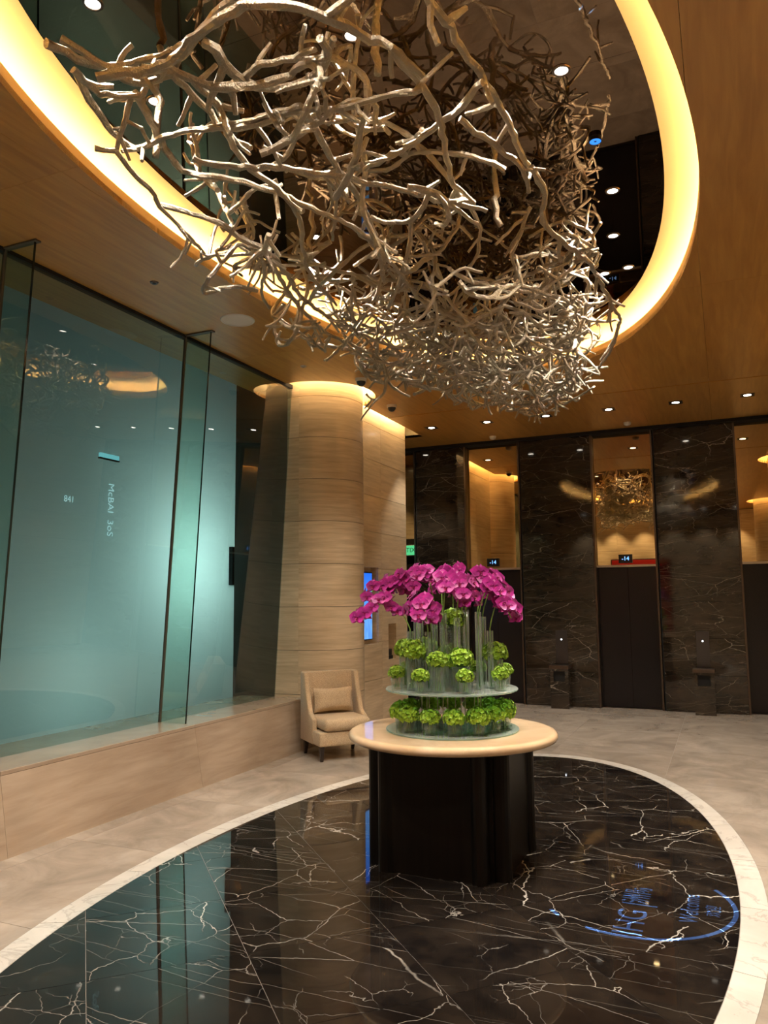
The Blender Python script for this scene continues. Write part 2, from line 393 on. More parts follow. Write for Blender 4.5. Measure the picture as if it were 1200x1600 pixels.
for i in range(len(xs)-1):
    for j in range(len(ys)-1):
        if ys[j+1]-ys[j] < .05: continue
        if xs[i+1] < -4.9 and ys[j+1] < 10: continue
        mb = MB(); mb.box(xs[i]+gap, xs[i+1]-gap, ys[j]+gap, ys[j+1]-gap, -.002, 0)
        o = mb.build('beige_marble_slab', MAT['floor'], floor)
        if xs[i+1] > -3.6 and xs[i] < .2 and ys[j+1] > 1 and ys[j] < 8.5:
            boolean_cut(o, [cutter])
            if len(o.data.polygons) == 0: bpy.data.objects.remove(o)
bpy.data.objects.remove(cutter)

# ------------------------------------------------------------------ ceiling
mb = MB(); mb.box(-6.1, X_RIGHT+.1, Y_REAR-.1, 12.7, 4.80, 4.86)
ceiling = tag(mb.build('ceiling', MAT['black_gap']), 'honey wood veneer ceiling with an oval opening', 'ceiling', kind='structure')
EA, EB = 1.759, 3.66
cutters = []
mb = MB(); mb.prism(ellipse(OVC, EA, EB, 160), 4.0, 4.5); cutters.append(mb.build('cutter', MAT['cove']))
for c in COLS:
    mb = MB(); mb.prism(ellipse(c, RING_R, RING_R, 64), 4.0, 4.5); cutters.append(mb.build('cutter', MAT['cove']))
SLOT_X, SLOT_Y = -4.25, 11.22
mb = MB(); mb.box(-4.9, SLOT_X, COLS[0][1], SLOT_Y, 4.0, 4.5); cutters.append(mb.build('cutter', MAT['cove']))
xs = [-6.1, -5.2, X_GLASS_TOP+.002]+[-3.49+.86*i for i in range(7)]+[X_RIGHT]; ys = [Y_REAR, 3.2, 6.66, 9.80, 12.0]
for i in range(len(xs)-1):
    for j in range(len(ys)-1):
        if xs[i+1] < -4.7 and ys[j] < 9: continue
        if xs[i+1]-xs[i] < .05: continue
        y0, y1 = ys[j]+.0012, ys[j+1]-.0012
        if ys[j] == 9.80: y0 = 9.83
        if xs[i+1] < -4.7: y0 = 9.83
        mb = MB(); mb.box(xs[i]+.0012, xs[i+1]-.0012, y0, y1, CEIL, CEIL+.04)
        o = mb.build('wood_panel', MAT['wood'], ceiling)
        boolean_cut(o, cutters)
        if len(o.data.polygons) == 0: bpy.data.objects.remove(o)
mb = MB(); mb.box(-3.5, X_RIGHT, 9.80, 9.83, CEIL+.015, CEIL+.04); mb.build('slot_diffuser', MAT['white_paint'], ceiling)
for c in cutters: bpy.data.objects.remove(c)

# oval light cove with smoked mirror
cove = struct('trim_1', 'glowing oval light cove round the smoked mirror ceiling', 'light cove')
def ring_strip(mb, prof, n=160, c=OVC):                  # prof: list of (offset from the oval, z)
    m = len(prof); vs = []
    for i in range(n):
        a = 2*math.pi*i/n
        for off, z in prof:
            vs.append((c[0]+(EA+off)*math.cos(a), c[1]+(EB+off)*math.sin(a), z))
    fs = []
    for i in range(n):
        j = (i+1) % n
        for k in range(m-1): fs.append((i*m+k, i*m+k+1, j*m+k+1, j*m+k))
    mb.add(vs, fs)
EDGE = -.185; MZ = 4.44
mb = MB(); ring_strip(mb, [(0, CEIL-.001), (0, 4.30), (.016, 4.30), (.016, CEIL+.03)]); mb.build('cove_lip', MAT['lip'], cove, smooth=False)
mb = MB(); ring_strip(mb, [(.016, 4.275), (.17, 4.275), (.18, 4.32), (.17, 4.365), (.14, 4.395), (.08, 4.415), (0, 4.425), (EDGE-.02, MZ-.004)]); mb.build('cove_soffit', MAT['cove'], cove, smooth=True)
mb = MB(); ring_strip(mb, [(.055, 4.281), (.085, 4.281)]); mb.build('light_strip', MAT['led'], cove)
mb = MB(); ring_strip(mb, [(EDGE-.02, MZ-.004), (EDGE-.02, MZ+.03), (.3, MZ+.03), (.3, 4.25)]); mb.build('cove_back', MAT['black_gap'], cove)
mell = ellipse(OVC, EA+EDGE, EB+EDGE, 128)
yy = [OVC[1]-3.6+.9*i for i in range(9)]
for j in range(8):
    for x0, x1 in ((-4, OVC[0]), (OVC[0], 0.5)):
        p = clip([(x0+.0008, yy[j]+.0008), (x1-.0008, yy[j]+.0008), (x1-.0008, yy[j+1]-.0008), (x0+.0008, yy[j+1]-.0008)], mell)
        if len(p) > 2: mb = MB(); mb.prism(p, MZ, MZ+.012); mb.build('mirror_panel', MAT['mirror'], cove)

# ------------------------------------------------------------------ lift wall
wall_b = tag((lambda mb: (mb.box(-6.6, X_RIGHT, 12.45, 12.6, -.03, 4.8), mb.build('wall_back', MAT['black_gap']))[1])(MB()), 'dark lift wall of marble piers and bronze doors', 'wall', kind='structure')
mb = MB(); mb.box(-6.6, X_RIGHT, 12.0, 12.45, CEIL-.045, CEIL+.1); tag(mb.build('trim_3', MAT['black_gap']), 'black header beam over the lift wall', 'beam', kind='structure')
PIERS = [(-4.74, -3.84), (-2.94, -1.79), (-.90, .24), (1.14, X_RIGHT)]
pier_labels = ['narrow dark marble pier beside the end of the stone wall', 'dark veined marble pier between two lifts behind the flower table', 'dark veined marble pier mirroring the lit oval on its face', 'dark veined marble pier in the corner of the right wall']
rows = [.525*i for i in range(8)]+[CEIL-.045]
for (x0, x1), lb in zip(PIERS, pier_labels):
    t = thing('marble_pier', lb, 'pillar', ((x0+x1)/2, 12.26, 0)); hw = (x1-x0)/2
    mb = MB(); mb.box(-hw+.012, hw-.012, -.168, .18, 0, CEIL-.045); mb.build('core', MAT['black_gap'], t)
    for k in range(8):
        mb = MB(); mb.box(-hw+.028, hw-.028, -.18, -.1, rows[k]+.0025, rows[k+1]-.0025); mb.build('marble_panel', MAT['pillar'], t)
    for s in (-1, 1):
        mb = MB(); mb.box(s*hw-.026, s*hw, -.172, .18, 0, CEIL-.045) if s < 0 else mb.box(hw-.026, hw+.0, -.172, .18, 0, CEIL-.045); mb.build('edge_trim', MAT['jamb'], t)
BAYS = [(-6.6, -4.74), (-3.84, -2.94), (-1.79, -.90), (.24, 1.14)]
bay_labels = ['bronze lift bay beside the exit sign reflection', 'dark bronze lift doors half hidden behind the orchids', 'dark bronze lift doors between two marble piers', 'dark bronze lift doors beyond the second litter bin']
for k, ((x0, x1), lb) in enumerate(zip(BAYS, bay_labels)):
    t = struct('door_%d' % (k+1), lb, 'lift door', ((x0+x1)/2, 12.2, 0)); hw = (x1-x0)/2
    mb = MB(); mb.box(-hw, hw, .0, .03, 2.135, CEIL-.05); mb.build('transom_mirror', MAT['transom'], t)
    mb = MB(); mb.box(-hw, hw, -.03, .06, 2.10, 2.133); mb.build('door_head', MAT['sill'], t)
    for s in (-1, 1):
        a, b = (-hw, -.002) if s < 0 else (.002, hw)
        mb = MB(); mb.box(a, b, .05, .09, .006, 2.10); mb.build('door_leaf', MAT['door'], t)
    mb = MB(); mb.box(-hw, hw, -.02, .12, -.005, .004); mb.build('threshold', MAT['jamb'], t)
dm = text_mesh('digits', '-14', .085)
for k, (x, lb) in enumerate(((-1.363, 'blue lift floor indicator reading 14 between two marble piers'), (-3.43, 'blue lift floor indicator reading 14 just above the orchids'))):
    t = thing('floor_indicator', lb, 'display', (x, 12.2, 2.135))
    mb = MB(); mb.box(-.10, .10, -.030, 0, .025, .155); mb.build('housing', MAT['blackplastic'], t, bevel=.004)
    link('digits', dm, MAT['digits'], t, (0, -.0315, .09), (R(90), 0, 0))
for x, side in ((-2.35, 'the lift pier behind the table'), (-.34, 'the lift pier with the oval reflection')):
    t = thing('call_plate', 'tall brushed metal lift call plate on '+side, 'call panel', (x, 12.08, .62))
    mb = MB(); mb.box(-.088, .088, -.012, 0, .02, .525); mb.build('plate', MAT['steel'], t, bevel=.002)
    mb = MB(); mb.lathe([(0, 0), (.012, 0), (.012, .006), (0, .006)], 16); o = mb.build('call_button', emitter('button_glow', (.9,.95,1), 1.5), t); o.location = (0, -.012, .39); o.rotation_euler = (R(90), 0, 0)
    t = thing('litter_bin', 'square dark marble litter bin standing at '+side, 'litter bin', (x, 11.915, 0))
    mb = MB(); mb.box(-.135, .135, -.11, .135, 0, .40); mb.box(-.135, -.085, -.11, .135, .40, .55); mb.box(.085, .135, -.11, .135, .40, .55); mb.box(-.085, .085, .06, .135, .40, .55); mb.box(-.135, .135, -.11, .135, .55, .585)
    mb.build('body', MAT['pillar'], t)
    mb = MB(); mb.box(-.145, .145, -.12, .145, .585, .635); mb.build('lid', MAT['jamb'], t, bevel=.004)
    mb = MB(); mb.box(-.085, .085, -.09, .06, .401, .549); mb.build('opening', MAT['black_gap'], t)

# ------------------------------------------------------------------ left wall, column, ledge
def column_panels(t, z0=0.57):
    zs = [0]+[.57+.5*i for i in range(8)]+[4.42]
    c = t.location
    for k in range(len(zs)-1):
        if k == 0 or True:
            a, b = zs[k]+.0025, zs[k+1]-.0025
            mb = MB(); n = 48
            mb.lathe([(COL_R, a), (COL_R, b)], n*2); mb.lathe([(COL_R-.03, a), (COL_R, a)], n); mb.lathe([(COL_R, b), (COL_R-.03, b)], n); mb.build('stone_band', MAT['stone'], t, smooth=True)
    mb = MB(); mb.lathe([(0, 0), (COL_R-.012, 0), (COL_R-.012, 4.44), (0, 4.44)], 32); mb.build('core', MAT['black_gap'], t)
def ring_recess(t, arc_ok=lambda x, y: True):
    c = (t.location.x, t.location.y)
    mb = MB(); n = 72
    for i in range(n):
        a0, a1 = 2*math.pi*i/n, 2*math.pi*(i+1)/n; am = (a0+a1)/2
        if not arc_ok(c[0]+RING_R*math.cos(am), c[1]+RING_R*math.sin(am)): continue
        p = [(RING_R*math.cos(a), RING_R*math.sin(a)) for a in (a0, a1)]
        mb.add([(p[0][0], p[0][1], CEIL), (p[1][0], p[1][1], CEIL), (p[1][0], p[1][1], 4.43), (p[0][0], p[0][1], 4.43)], [(0, 1, 2, 3)])
    mb.build('ring_wall', MAT['cove'], t)
    mb = MB(); mb.lathe([(COL_R-.02, 4.43), (RING_R, 4.43)], 72); mb.build('ring_top', MAT['cove'], t)
    mb = MB()
    for i in range(n):
        a0, a1 = 2*math.pi*i/n, 2*math.pi*(i+1)/n; am = (a0+a1)/2
        if not arc_ok(c[0]+RING_R*math.cos(am), c[1]+RING_R*math.sin(am)): continue
        q = [(r*math.cos(a), r*math.sin(a)) for a in (a0, a1) for r in (RING_R-.055, RING_R-.02)]
        mb.add([(*q[0], 4.425), (*q[1], 4.425), (*q[3], 4.425), (*q[2], 4.425)], [(0, 1, 2, 3)])
    mb.build('ring_light', MAT['ringled'], t)
cl = ['banded travertine column beside the glass wall and armchair', 'banded travertine column at the right wall near the lifts', 'banded travertine column at the right wall near the entrance wall']
for k, c in enumerate(COLS):
    t = thing('stone_column', cl[k], 'column', (*c, 0)); column_panels(t)
    ring_recess(t, (lambda x, y: not (y > COLS[0][1] and x < SLOT_X) and x > -4.72) if k == 0 else (lambda x, y: True))
wl = struct('wall_left', 'banded travertine wall with a screen niche past the column', 'wall')
zs = [0]+[.57+.5*i for i in range(8)]+[4.43]
nc = []
mb = MB(); mb.box(X_WALL-.12, X_WALL+.2, 9.25, 9.785, 1.045, 2.085); nc.append(mb.build('cutter', MAT['cove']))
mb = MB(); mb.box(X_WALL-.14, X_WALL+.2, 10.12, 10.40, .80, 1.30); nc.append(mb.build('cutter', MAT['cove']))
mb = MB(); mb.box(-6.0, X_WALL-.03, 8.85, Y_WALL_END-.03, 0, 4.43); wcore = mb.build('wall_core', MAT['stone'], wl); boolean_cut(wcore, nc)
for k in range(len(zs)-1):
    for y0, y1 in ((8.9, 9.9), (9.9, Y_WALL_END)):
        mb = MB(); mb.box(X_WALL-.029, X_WALL, y0+(.0 if y0 < 9 else .0012), y1-(.0012 if y0 < 9 else 0), zs[k]+.0025, zs[k+1]-.0025); o = mb.build('stone_panel', MAT['stone'], wl); boolean_cut(o, nc)
        if not len(o.data.polygons): bpy.data.objects.remove(o)
    for x0, x1 in ((-6.0, -5.2), (-5.2, X_WALL-.031)):
        if zs[k] < 2.5 and x0 < -6 : pass
        mb = MB(); mb.box(x0+.001, x1-.001, Y_WALL_END-.029, Y_WALL_END, zs[k]+.0025, zs[k+1]-.0025); mb.build('stone_panel', MAT['stone'], wl)
for c in nc: bpy.data.objects.remove(c)
mb = MB()                                                                   # flat return between the glass and the column
zs2 = [0]+[.57+.5*i for i in range(8)]+[4.19]
for k in range(len(zs2)-1):
    a, b = zs2[k]+.0025, zs2[k+1]-.0025
    gxx = lambda z: -4.85+.21*(max(z, .54)-.54)/3.66-.012
    mb = MB(); mb.add([(gxx(a),7.84,a),(-4.545,7.84,a),(-4.545,7.84,b),(gxx(b),7.84,b),(gxx(a),7.95,a),(-4.545,7.95,a),(-4.545,7.95,b),(gxx(b),7.95,b)], [(0,1,2,3),(7,6,5,4),(0,3,7,4),(1,5,6,2),(3,2,6,7),(0,4,5,1)]); mb.build('stone_panel', MAT['stone'], wl)
mb = MB(); mb.box(-5.455, -4.66, 7.86, 7.94, 0, 4.7); mb.build('outside_blocker', MAT['blocker_paint'], wl)  # dark panel added to keep the area behind the glass dark
# ceiling slot along the wall
mb = MB(); mb.add([(SLOT_X, 8.95, CEIL), (SLOT_X, SLOT_Y, CEIL), (SLOT_X, SLOT_Y, 4.43), (SLOT_X, 8.95, 4.43)], [(0,1,2,3)])
mb.add([(-4.9, SLOT_Y, CEIL), (SLOT_X, SLOT_Y, CEIL), (SLOT_X, SLOT_Y, 4.43), (-4.9, SLOT_Y, 4.43)], [(0,1,2,3)])
mb.add([(-4.9, 8.6, 4.43), (SLOT_X, 8.6, 4.43), (SLOT_X, SLOT_Y, 4.43), (-4.9, SLOT_Y, 4.43)], [(0,1,2,3)])
mb.add([(-4.9, Y_WALL_END, CEIL), (-4.9, SLOT_Y, CEIL), (-4.9, SLOT_Y, 4.43), (-4.9, Y_WALL_END, 4.43)], [(0,1,2,3)])
slot = tag(mb.build('trim_2', MAT['cove']), 'lit ceiling slot along the travertine wall', 'light slot', kind='structure')
mb = MB(); mb.box(SLOT_X-.05, SLOT_X-.02, 9.1, Y_WALL_END, 4.42, 4.425); mb.build('slot_light', MAT['ringled'], slot)
# screen and small niche fittings
t = thing('wall_screen', 'upright blue display screen set in the travertine wall niche', 'screen', (X_WALL-.06, 9.50, 1.05))
mb = MB(); mb.box(-.05, 0, -.23, .205, .05, .97); mb.build('screen_frame', MAT['blackplastic'], t)
mb = MB(); mb.box(0, .004, -.215, .19, .065, .955); mb.build('screen_panel', MAT['screen'], t)
t = thing('niche_phone', 'small black house phone box in the wall niche', 'phone', (X_WALL-.08, 10.25, .80))
mb = MB(); mb.box(-.05, .05, -.10, .10, 0, .05); mb.build('base', MAT['blackplastic'], t, bevel=.008)
mb = MB(); mb.box(-.02, .03, -.11, .11, .05, .14); mb.build('handset', MAT['blackplastic'], t, bevel=.01)
# exit door and sign on the far end of the stone wall, seen only as a reflection in the lift wall
t = struct('door_5', 'dark exit door on the end of the travertine wall', 'door', (-5.35, Y_WALL_END, 0))
mb = MB(); mb.box(-.62, .75, .001, .03, 0, 2.78); mb.build('door_leaf', MAT['black_gap'], t)
t = thing('exit_sign', 'green lit exit sign over the dark exit door', 'exit sign', (-5.36, Y_WALL_END+.03, 2.46))
mb = MB(); mb.box(-.17, .17, 0, .05, 0, .20); mb.build('housing', MAT['white_paint'], t)
mb = MB(); mb.box(-.16, .16, .05, .053, .01, .19); mb.build('lit_face', MAT['exit'], t)
link('lettering', text_mesh('lettering', 'EXIT', .125), MAT['exitletter'], t, (0, .0545, .10), (R(90), 0, R(180)))
# ledge
t = thing('stone_ledge', 'low travertine ledge running under the glass wall', 'ledge', (-4.4, 3.6, 0))
yb = [Y_REAR, 1.73, 3.78, 5.83, 7.84]
for a, b in zip(yb[:-1], yb[1:]):
    a, b = a-3.6+.001, b-3.6-.001
    mb = MB(); mb.add([(.05,a,0),(.05,b,0),(-.05,b,Z_BENCH-.03),(-.05,a,Z_BENCH-.03),(-.3,a,0),(-.3,b,0),(-.3,b,Z_BENCH-.03),(-.3,a,Z_BENCH-.03)], [(0,1,2,3),(7,6,5,4),(0,3,7,4),(1,5,6,2),(3,2,6,7),(0,4,5,1)]); mb.build('front_slab', MAT['bench'], t)
    mb = MB(); mb.box(-.9, -.05, a, b, Z_BENCH-.0295, Z_BENCH); mb.build('top_slab', MAT['bench'], t, bevel=.003, seg=1)

# ------------------------------------------------------------------ glass wall
def gx(z): return X_GLASS_BOT+(X_GLASS_TOP-X_GLASS_BOT)*(z-Z_BENCH)/(CEIL-Z_BENCH)
FINS = [1.73, 3.78, 5.83]
edges = [Y_REAR]+FINS+[7.84]
win_labels = ['tall tilted green glass pane next to the entrance wall', 'tall tilted green glass pane mirroring part of the branch sculpture', 'tall tilted green glass pane with glowing sign-reflection letters behind it', 'tall tilted green glass pane beside the travertine column']
for k in range(4):
    t = struct('window_%d' % (k+1), win_labels[k], 'window')
    y0, y1 = edges[k]+.006, edges[k+1]-.006
    mb = MB(); xb, xt = gx(Z_BENCH), gx(CEIL)
    mb.add([(xb,y0,Z_BENCH),(xb,y1,Z_BENCH),(xt,y1,CEIL),(xt,y0,CEIL)], [(0,1,2,3)]); mb.build('glass_pane', MAT['glass'], t)
    mb = MB(); mb.box(xt-.05, xt+.01, y0, y1, CEIL-.03, CEIL+.02); mb.build('head_channel', MAT['black_gap'], t)
    if k < 3:
        yf = edges[k+1]; dpt = .295
        mb = MB(); mb.add([(xb-.01,yf-.010,Z_BENCH),(xb-.01,yf+.010,Z_BENCH),(xt-.01,yf+.010,CEIL),(xt-.01,yf-.010,CEIL),(xb+.012,yf-.010,Z_BENCH),(xb+.012,yf+.010,Z_BENCH),(xt+.012,yf+.010,CEIL),(xt+.012,yf-.010,CEIL)], [(0,1,2,3),(7,6,5,4),(0,3,7,4),(1,5,6,2),(3,2,6,7),(0,4,5,1)]); mb.build('seal', MAT['seal'], t)
        fx0b, fx0t = xb+.012, xt+.012
        mb = MB(); mb.add([(fx0b,yf,Z_BENCH),(xb+dpt,yf,Z_BENCH),(xt+dpt,yf,CEIL),(fx0t,yf,CEIL)], [(0,1,2,3)]); f = mb.build('glass_fin', MAT['fin'], t)
        mb = MB(); mb.add([(xb+dpt,yf-.008,Z_BENCH),(xb+dpt,yf+.008,Z_BENCH),(xt+dpt,yf+.008,CEIL),(xt+dpt,yf-.008,CEIL),(xb+dpt+.004,yf-.008,Z_BENCH),(xb+dpt+.004,yf+.008,Z_BENCH),(xt+dpt+.004,yf+.008,CEIL),(xt+dpt+.004,yf-.008,CEIL)], [(0,1,2,3),(7,6,5,4),(0,3,7,4),(1,5,6,2),(3,2,6,7),(0,4,5,1)]); mb.build('polished_edge', MAT['finedge'], f)
        mb = MB(); mb.box(xt, xt+dpt+.03, yf-.025, yf+.025, CEIL-.012, CEIL+.02); mb.build('fin_shoe', MAT['seal'], f)
# outside: frosted screen lit from behind
XS = -6.20
scr = thing('frosted_screen', 'pale frosted light screen standing outside the green glass', 'screen wall', (XS, 3.5, 0))
mb = MB(); mb.box(-.004, .004, -4.4, 5.45, .12, 4.80); mb.build('frosted_sheet', MAT['frost'], scr)
mb = MB(); mb.box(-.06, .06, 5.30, 5.47, 1.86, 2.38); mb.build('screen_bracket', MAT['black_gap'], scr)
for y, z, p in ((4.55, 2.15, 1.0), (2.6, .9, .24), (-.2, 1.4, .22)):
    lamp('screen_lamp', 'POINT', scr, (-1.05, y, z), W_OUT*p, (.95,1,.93), shadow_soft_size=.25)
mb = MB(); mb.box(-8, -7.9, -2, 13, -.16, 6); outw = tag(mb.build('wall_outside', MAT['black_gap']), 'dark far wall outside behind the frosted screen', 'wall', kind='structure')
mb = MB(); mb.box(-7.9, -5.3, -2, 13, -.16, -.11); tag(mb.build('floor_outside', plain('outside_ground', (.05,.06,.06), .8)), 'dark ground outside the green glass', 'ground', kind='structure')
t = thing('lettering', 'vertical sign reflection in the green glass, built as pale blue glowing letters', 'lettering', (XS+.02, 6.53, 2.76))  # glowing letters stand in for a sign mirrored in the pane
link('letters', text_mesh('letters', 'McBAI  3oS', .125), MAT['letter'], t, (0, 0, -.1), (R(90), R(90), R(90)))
t = thing('lettering', 'small reflected number 841, built as pale glowing figures behind the green glass', 'lettering', (XS+.02, 5.94, 2.71))
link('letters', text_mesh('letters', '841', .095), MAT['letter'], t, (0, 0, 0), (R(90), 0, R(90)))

t = thing('reflection_bar', 'sign light reflected in the green glass, built as a short cyan bar', 'light', (XS+.02, 6.47, 3.22))
mb = MB(); mb.box(0, .03, -.15, .15, -.015, .0); mb.build('housing', MAT['seal'], t)  # no real fitting: glowing bar added in place of a reflected sign light
mb = MB(); mb.box(0, .03, -.14, .14, .0, .05); mb.build('reflection_glow', MAT['bar'], t)

# ------------------------------------------------------------------ rear wall and right wall (seen in the mirrors)
def panel_wall(name, label, fixed, lo, hi, axis, sign):
    t = struct(name, label, 'wall')
    mb = MB(); a, b = (fixed, fixed-sign*.1)
    if axis == 'y': mb.box(lo, hi, min(a-sign*.03, b), max(a-sign*.03, b), 0, 4.25)
    else: mb.box(min(a-sign*.03, b), max(a-sign*.03, b), lo, hi, 0, 4.25)
    mb.build('wall_core', MAT['black_gap'], t)
    n = max(1, round((hi-lo)/1.7))
    for i in range(n):
        p, q = lo+(hi-lo)*i/n+.001, lo+(hi-lo)*(i+1)/n-.001
        for k in range(len(zs2)-1):
            mb = MB(); z0, z1 = zs2[k]+.0025, zs2[k+1]-.0025
            if axis == 'y': mb.box(p, q, min(fixed, fixed-sign*.029), max(fixed, fixed-sign*.029), z0, z1)
            else: mb.box(min(fixed, fixed-sign*.029), max(fixed, fixed-sign*.029), p, q, z0, z1)
            mb.build('stone_panel', MAT['stone'], t)
    return t
panel_wall('wall_front', 'travertine entrance wall facing the lifts', Y_REAR, -4.8, X_RIGHT, 'y', 1)
panel_wall('wall_right', 'travertine wall behind the two right hand columns', X_RIGHT, Y_REAR, 12.0, 'x', -1)
t = thing('red_panel', 'red lacquered wall panel on the travertine entrance wall', 'panel', (-2.35, Y_REAR, 0))
mb = MB(); mb.box(-.85, .85, .001, .04, .6, 2.78); mb.build('panel_face', MAT['red'], t, bevel=.006)
mb = MB(); mb.box(-.88, .88, .0, .03, .57, 2.81); mb.build('panel_frame', MAT['jamb'], t)

# ------------------------------------------------------------------ ceiling fittings
def downlight(name, label, group, x, y, z, power, square=True, blend=.6, size=75, lens=None, color=SPOTC, trim='blackplastic'):
    t = thing(name, label, 'downlight', (x, y, z), 0, group)
    if square:
        mb = MB()
        for a in ((-.085,.085,-.085,-.064), (-.085,.085,.064,.085), (-.085,-.064,-.064,.064), (.064,.085,-.064,.064)): mb.box(*a, -.004, 0)
        mb.build('trim', MAT[trim], t)
        mb = MB(); mb.box(-.064, .064, -.064, .064, -.0015, 0); mb.build('baffle', MAT['black_gap'], t)
        mb = MB(); mb.lathe([(0, -.002), (.046, -.002)], 20); mb.build('lens', lens or MAT['lens'], t)
    else:
        mb = MB(); mb.lathe([(.034, 0), (.036, -.006), (.047, -.006), (.050, 0)], 24); mb.build('trim', MAT[trim], t)
        mb = MB(); mb.lathe([(0, -.002), (.035, -.002)], 20); mb.build('lens', lens or MAT['spotlens'], t)
    if power: lamp('spot', 'SPOT', t, (0, 0, -.012), power, color, spot_size=R(size), spot_blend=blend, shadow_soft_size=.03)
    return t
for x in (-5.63, -4.77, -3.91, -3.05, -2.19, -1.33, -.47, .39, 1.25):  # two leftmost sit off the row, added to light the stone wall end
    downlight('square_downlight', 'square recessed downlight in the ceiling row before the lifts', 'downlights before the lifts', x, 10.69 if x > -4.3 else 11.45, CEIL, W_DOWN)
for x in (-3.9, -3.05, -2.19, -1.33, -.47, .39, 1.9):
    downlight('square_downlight', 'square recessed downlight washing the travertine entrance wall', 'downlights at the entrance wall', x, Y_REAR+.40, CEIL, W_BACK)
for x, y in ((-2.567,2.499), (-2.78,3.187), (-1.552,3.188), (-.651,3.881), (-.566,5.26), (-.65,5.949), (-.81,6.645), (-.61,6.60), (-2.75,5.0), (-2.6,6.2), (-1.77, 7.5), (-1.3, 1.75)):
    downlight('round_spotlight', 'round recessed spotlight in the smoked mirror ceiling', 'spotlights in the mirror ceiling', x, y, MZ, W_SPOT, square=False, size=118, trim='jamb', blend=.8)

t = thing('ceiling_speaker', 'large round beige speaker grille in the wood ceiling', 'speaker', (-3.952, 5.696, CEIL))
mb = MB(); mb.lathe([(0, -.006), (.135, -.006), (.140, 0)], 40); mb.build('grille', MAT['grey_grille'], t)
mb = MB(); mb.lathe([(.135, -.008), (.152, -.008), (.157, 0)], 40); mb.build('rim', MAT['white_paint'], t)
for x, y, nm, lb in ((-4.071, 4.707, 'sprinkler_head', 'small dark sprinkler head in the ceiling beside the speaker'), (-4.107, 7.175, 'sprinkler_head', 'small pale sprinkler head in the ceiling before the stone column')):
    t = thing(nm, lb, 'sprinkler', (x, y, CEIL)); dk = y < 5
    mb = MB(); mb.lathe([(0, -.010), (.030, -.010), (.036, 0)], 20); mb.build('cover', MAT['jamb' if dk else 'white_paint'], t)
    mb = MB(); mb.lathe([(0, -.018), (.014, -.018), (.014, -.010)], 14); mb.build('nozzle', MAT['blackplastic' if dk else 'sill'], t)
for x, y, lb in ((-3.75, 7.895, 'black dome security camera beside the lit column ring'), (-3.91, 9.174, 'black dome security camera near the lit ceiling slot')):
    t = thing('dome_camera', lb, 'camera', (x, y, CEIL))
    mb = MB(); mb.lathe([(0, -.035), (.062, -.035), (.068, 0)], 24); mb.build('base', MAT['white_paint'], t, smooth=False)
    mb = MB(); mb.lathe([(.055*math.cos(a), -.035-.055*math.sin(a)) for a in [i*math.pi/16 for i in range(9)]], 24); mb.build('dome', MAT['blackplastic'], t, smooth=True)
for x, y, lb in ((-3.25, 11.70, 'white smoke detector over the lift lobby by the narrow pier'), (-1.19, 11.62, 'white smoke detector over the lift lobby between the piers')):
    t = thing('smoke_detector', lb, 'detector', (x, y, CEIL))
    mb = MB(); mb.lathe([(0, -.045), (.035, -.045), (.05, -.03), (.055, 0)], 24); mb.build('body', MAT['white_paint'], t)
    mb = MB(); mb.lathe([(0, -.05), (.018, -.05), (.018, -.045)], 14); mb.build('sensor', MAT['grey_grille'], t)

# logo projector: a lamp behind a cut stencil throws the blue words on the floor
S = Vector((-.58, 4.576, MZ-.006)); PD = .018; SC = PD/S.z
proj = thing('logo_projector', 'blue lensed logo projector in the smoked mirror ceiling', 'projector', (S.x, S.y, MZ))
mb = MB(); mb.lathe([(.034, 0), (.034, -PD-.009), (.038, -PD-.009), (.038, 0)], 28); mb.build('housing', MAT['blackplastic'], proj)
mb = MB(); mb.lathe([(.008, -PD-.0075), (.034, -PD-.0075)], 28); mb.build('lens_ring', MAT['bluelens'], proj)
cu = bpy.data.curves.new('gobo', 'CURVE'); cu.dimensions = '2D'; cu.fill_mode = 'BOTH'
def add_poly(pts):
    sp = cu.splines.new('POLY'); sp.points.add(len(pts)-1)
    for p, q in zip(sp.points, pts): p.co = (q[0], q[1], 0, 1)
    sp.use_cyclic_u = True
def floor_to_plate(x, y): return (x-S.x, y-S.y)
add_poly([(.033/SC*math.cos(2*math.pi*i/40), .033/SC*math.sin(2*math.pi*i/40)) for i in range(40)])
ca, cr = (-.545, 4.613), .505
A = [R(-142)+R(180)*i/60 for i in range(61)]
add_poly([floor_to_plate(ca[0]+(cr+.012)*math.cos(a), ca[1]+(cr+.012)*math.sin(a)) for a in A]+[floor_to_plate(ca[0]+(cr-.012)*math.cos(a), ca[1]+(cr-.012)*math.sin(a)) for a in reversed(A)])
def add_text(body, size, cx, cy_, sx=1.0):
    tc = bpy.data.curves.new('t', 'FONT'); tc.body = body; tc.size = size; tc.align_x = 'CENTER'; tc.align_y = 'CENTER'; tc.resolution_u = 4
    to = bpy.data.objects.new('t', tc); col.objects.link(to)
    bpy.context.view_layer.objects.active = to; to.select_set(True)
    bpy.ops.object.convert(target='CURVE')
    to = bpy.context.view_layer.objects.active
    for sp in to.data.splines:
        if sp.type == 'BEZIER':
            bp = sp.bezier_points; pts = []
            for i in range(len(bp)):
                a, b = bp[i], bp[(i+1) % len(bp)]
                for k in range(5):
                    u = k/5; pts.append(a.co*(1-u)**3+3*a.handle_right*u*(1-u)**2+3*b.handle_left*u*u*(1-u)+b.co*u**3)
        else: pts = [Vector(p.co[:3]) for p in sp.points]
        add_poly([floor_to_plate(cx-p.y, cy_+p.x*sx) for p in pts])
    bpy.data.objects.remove(to)
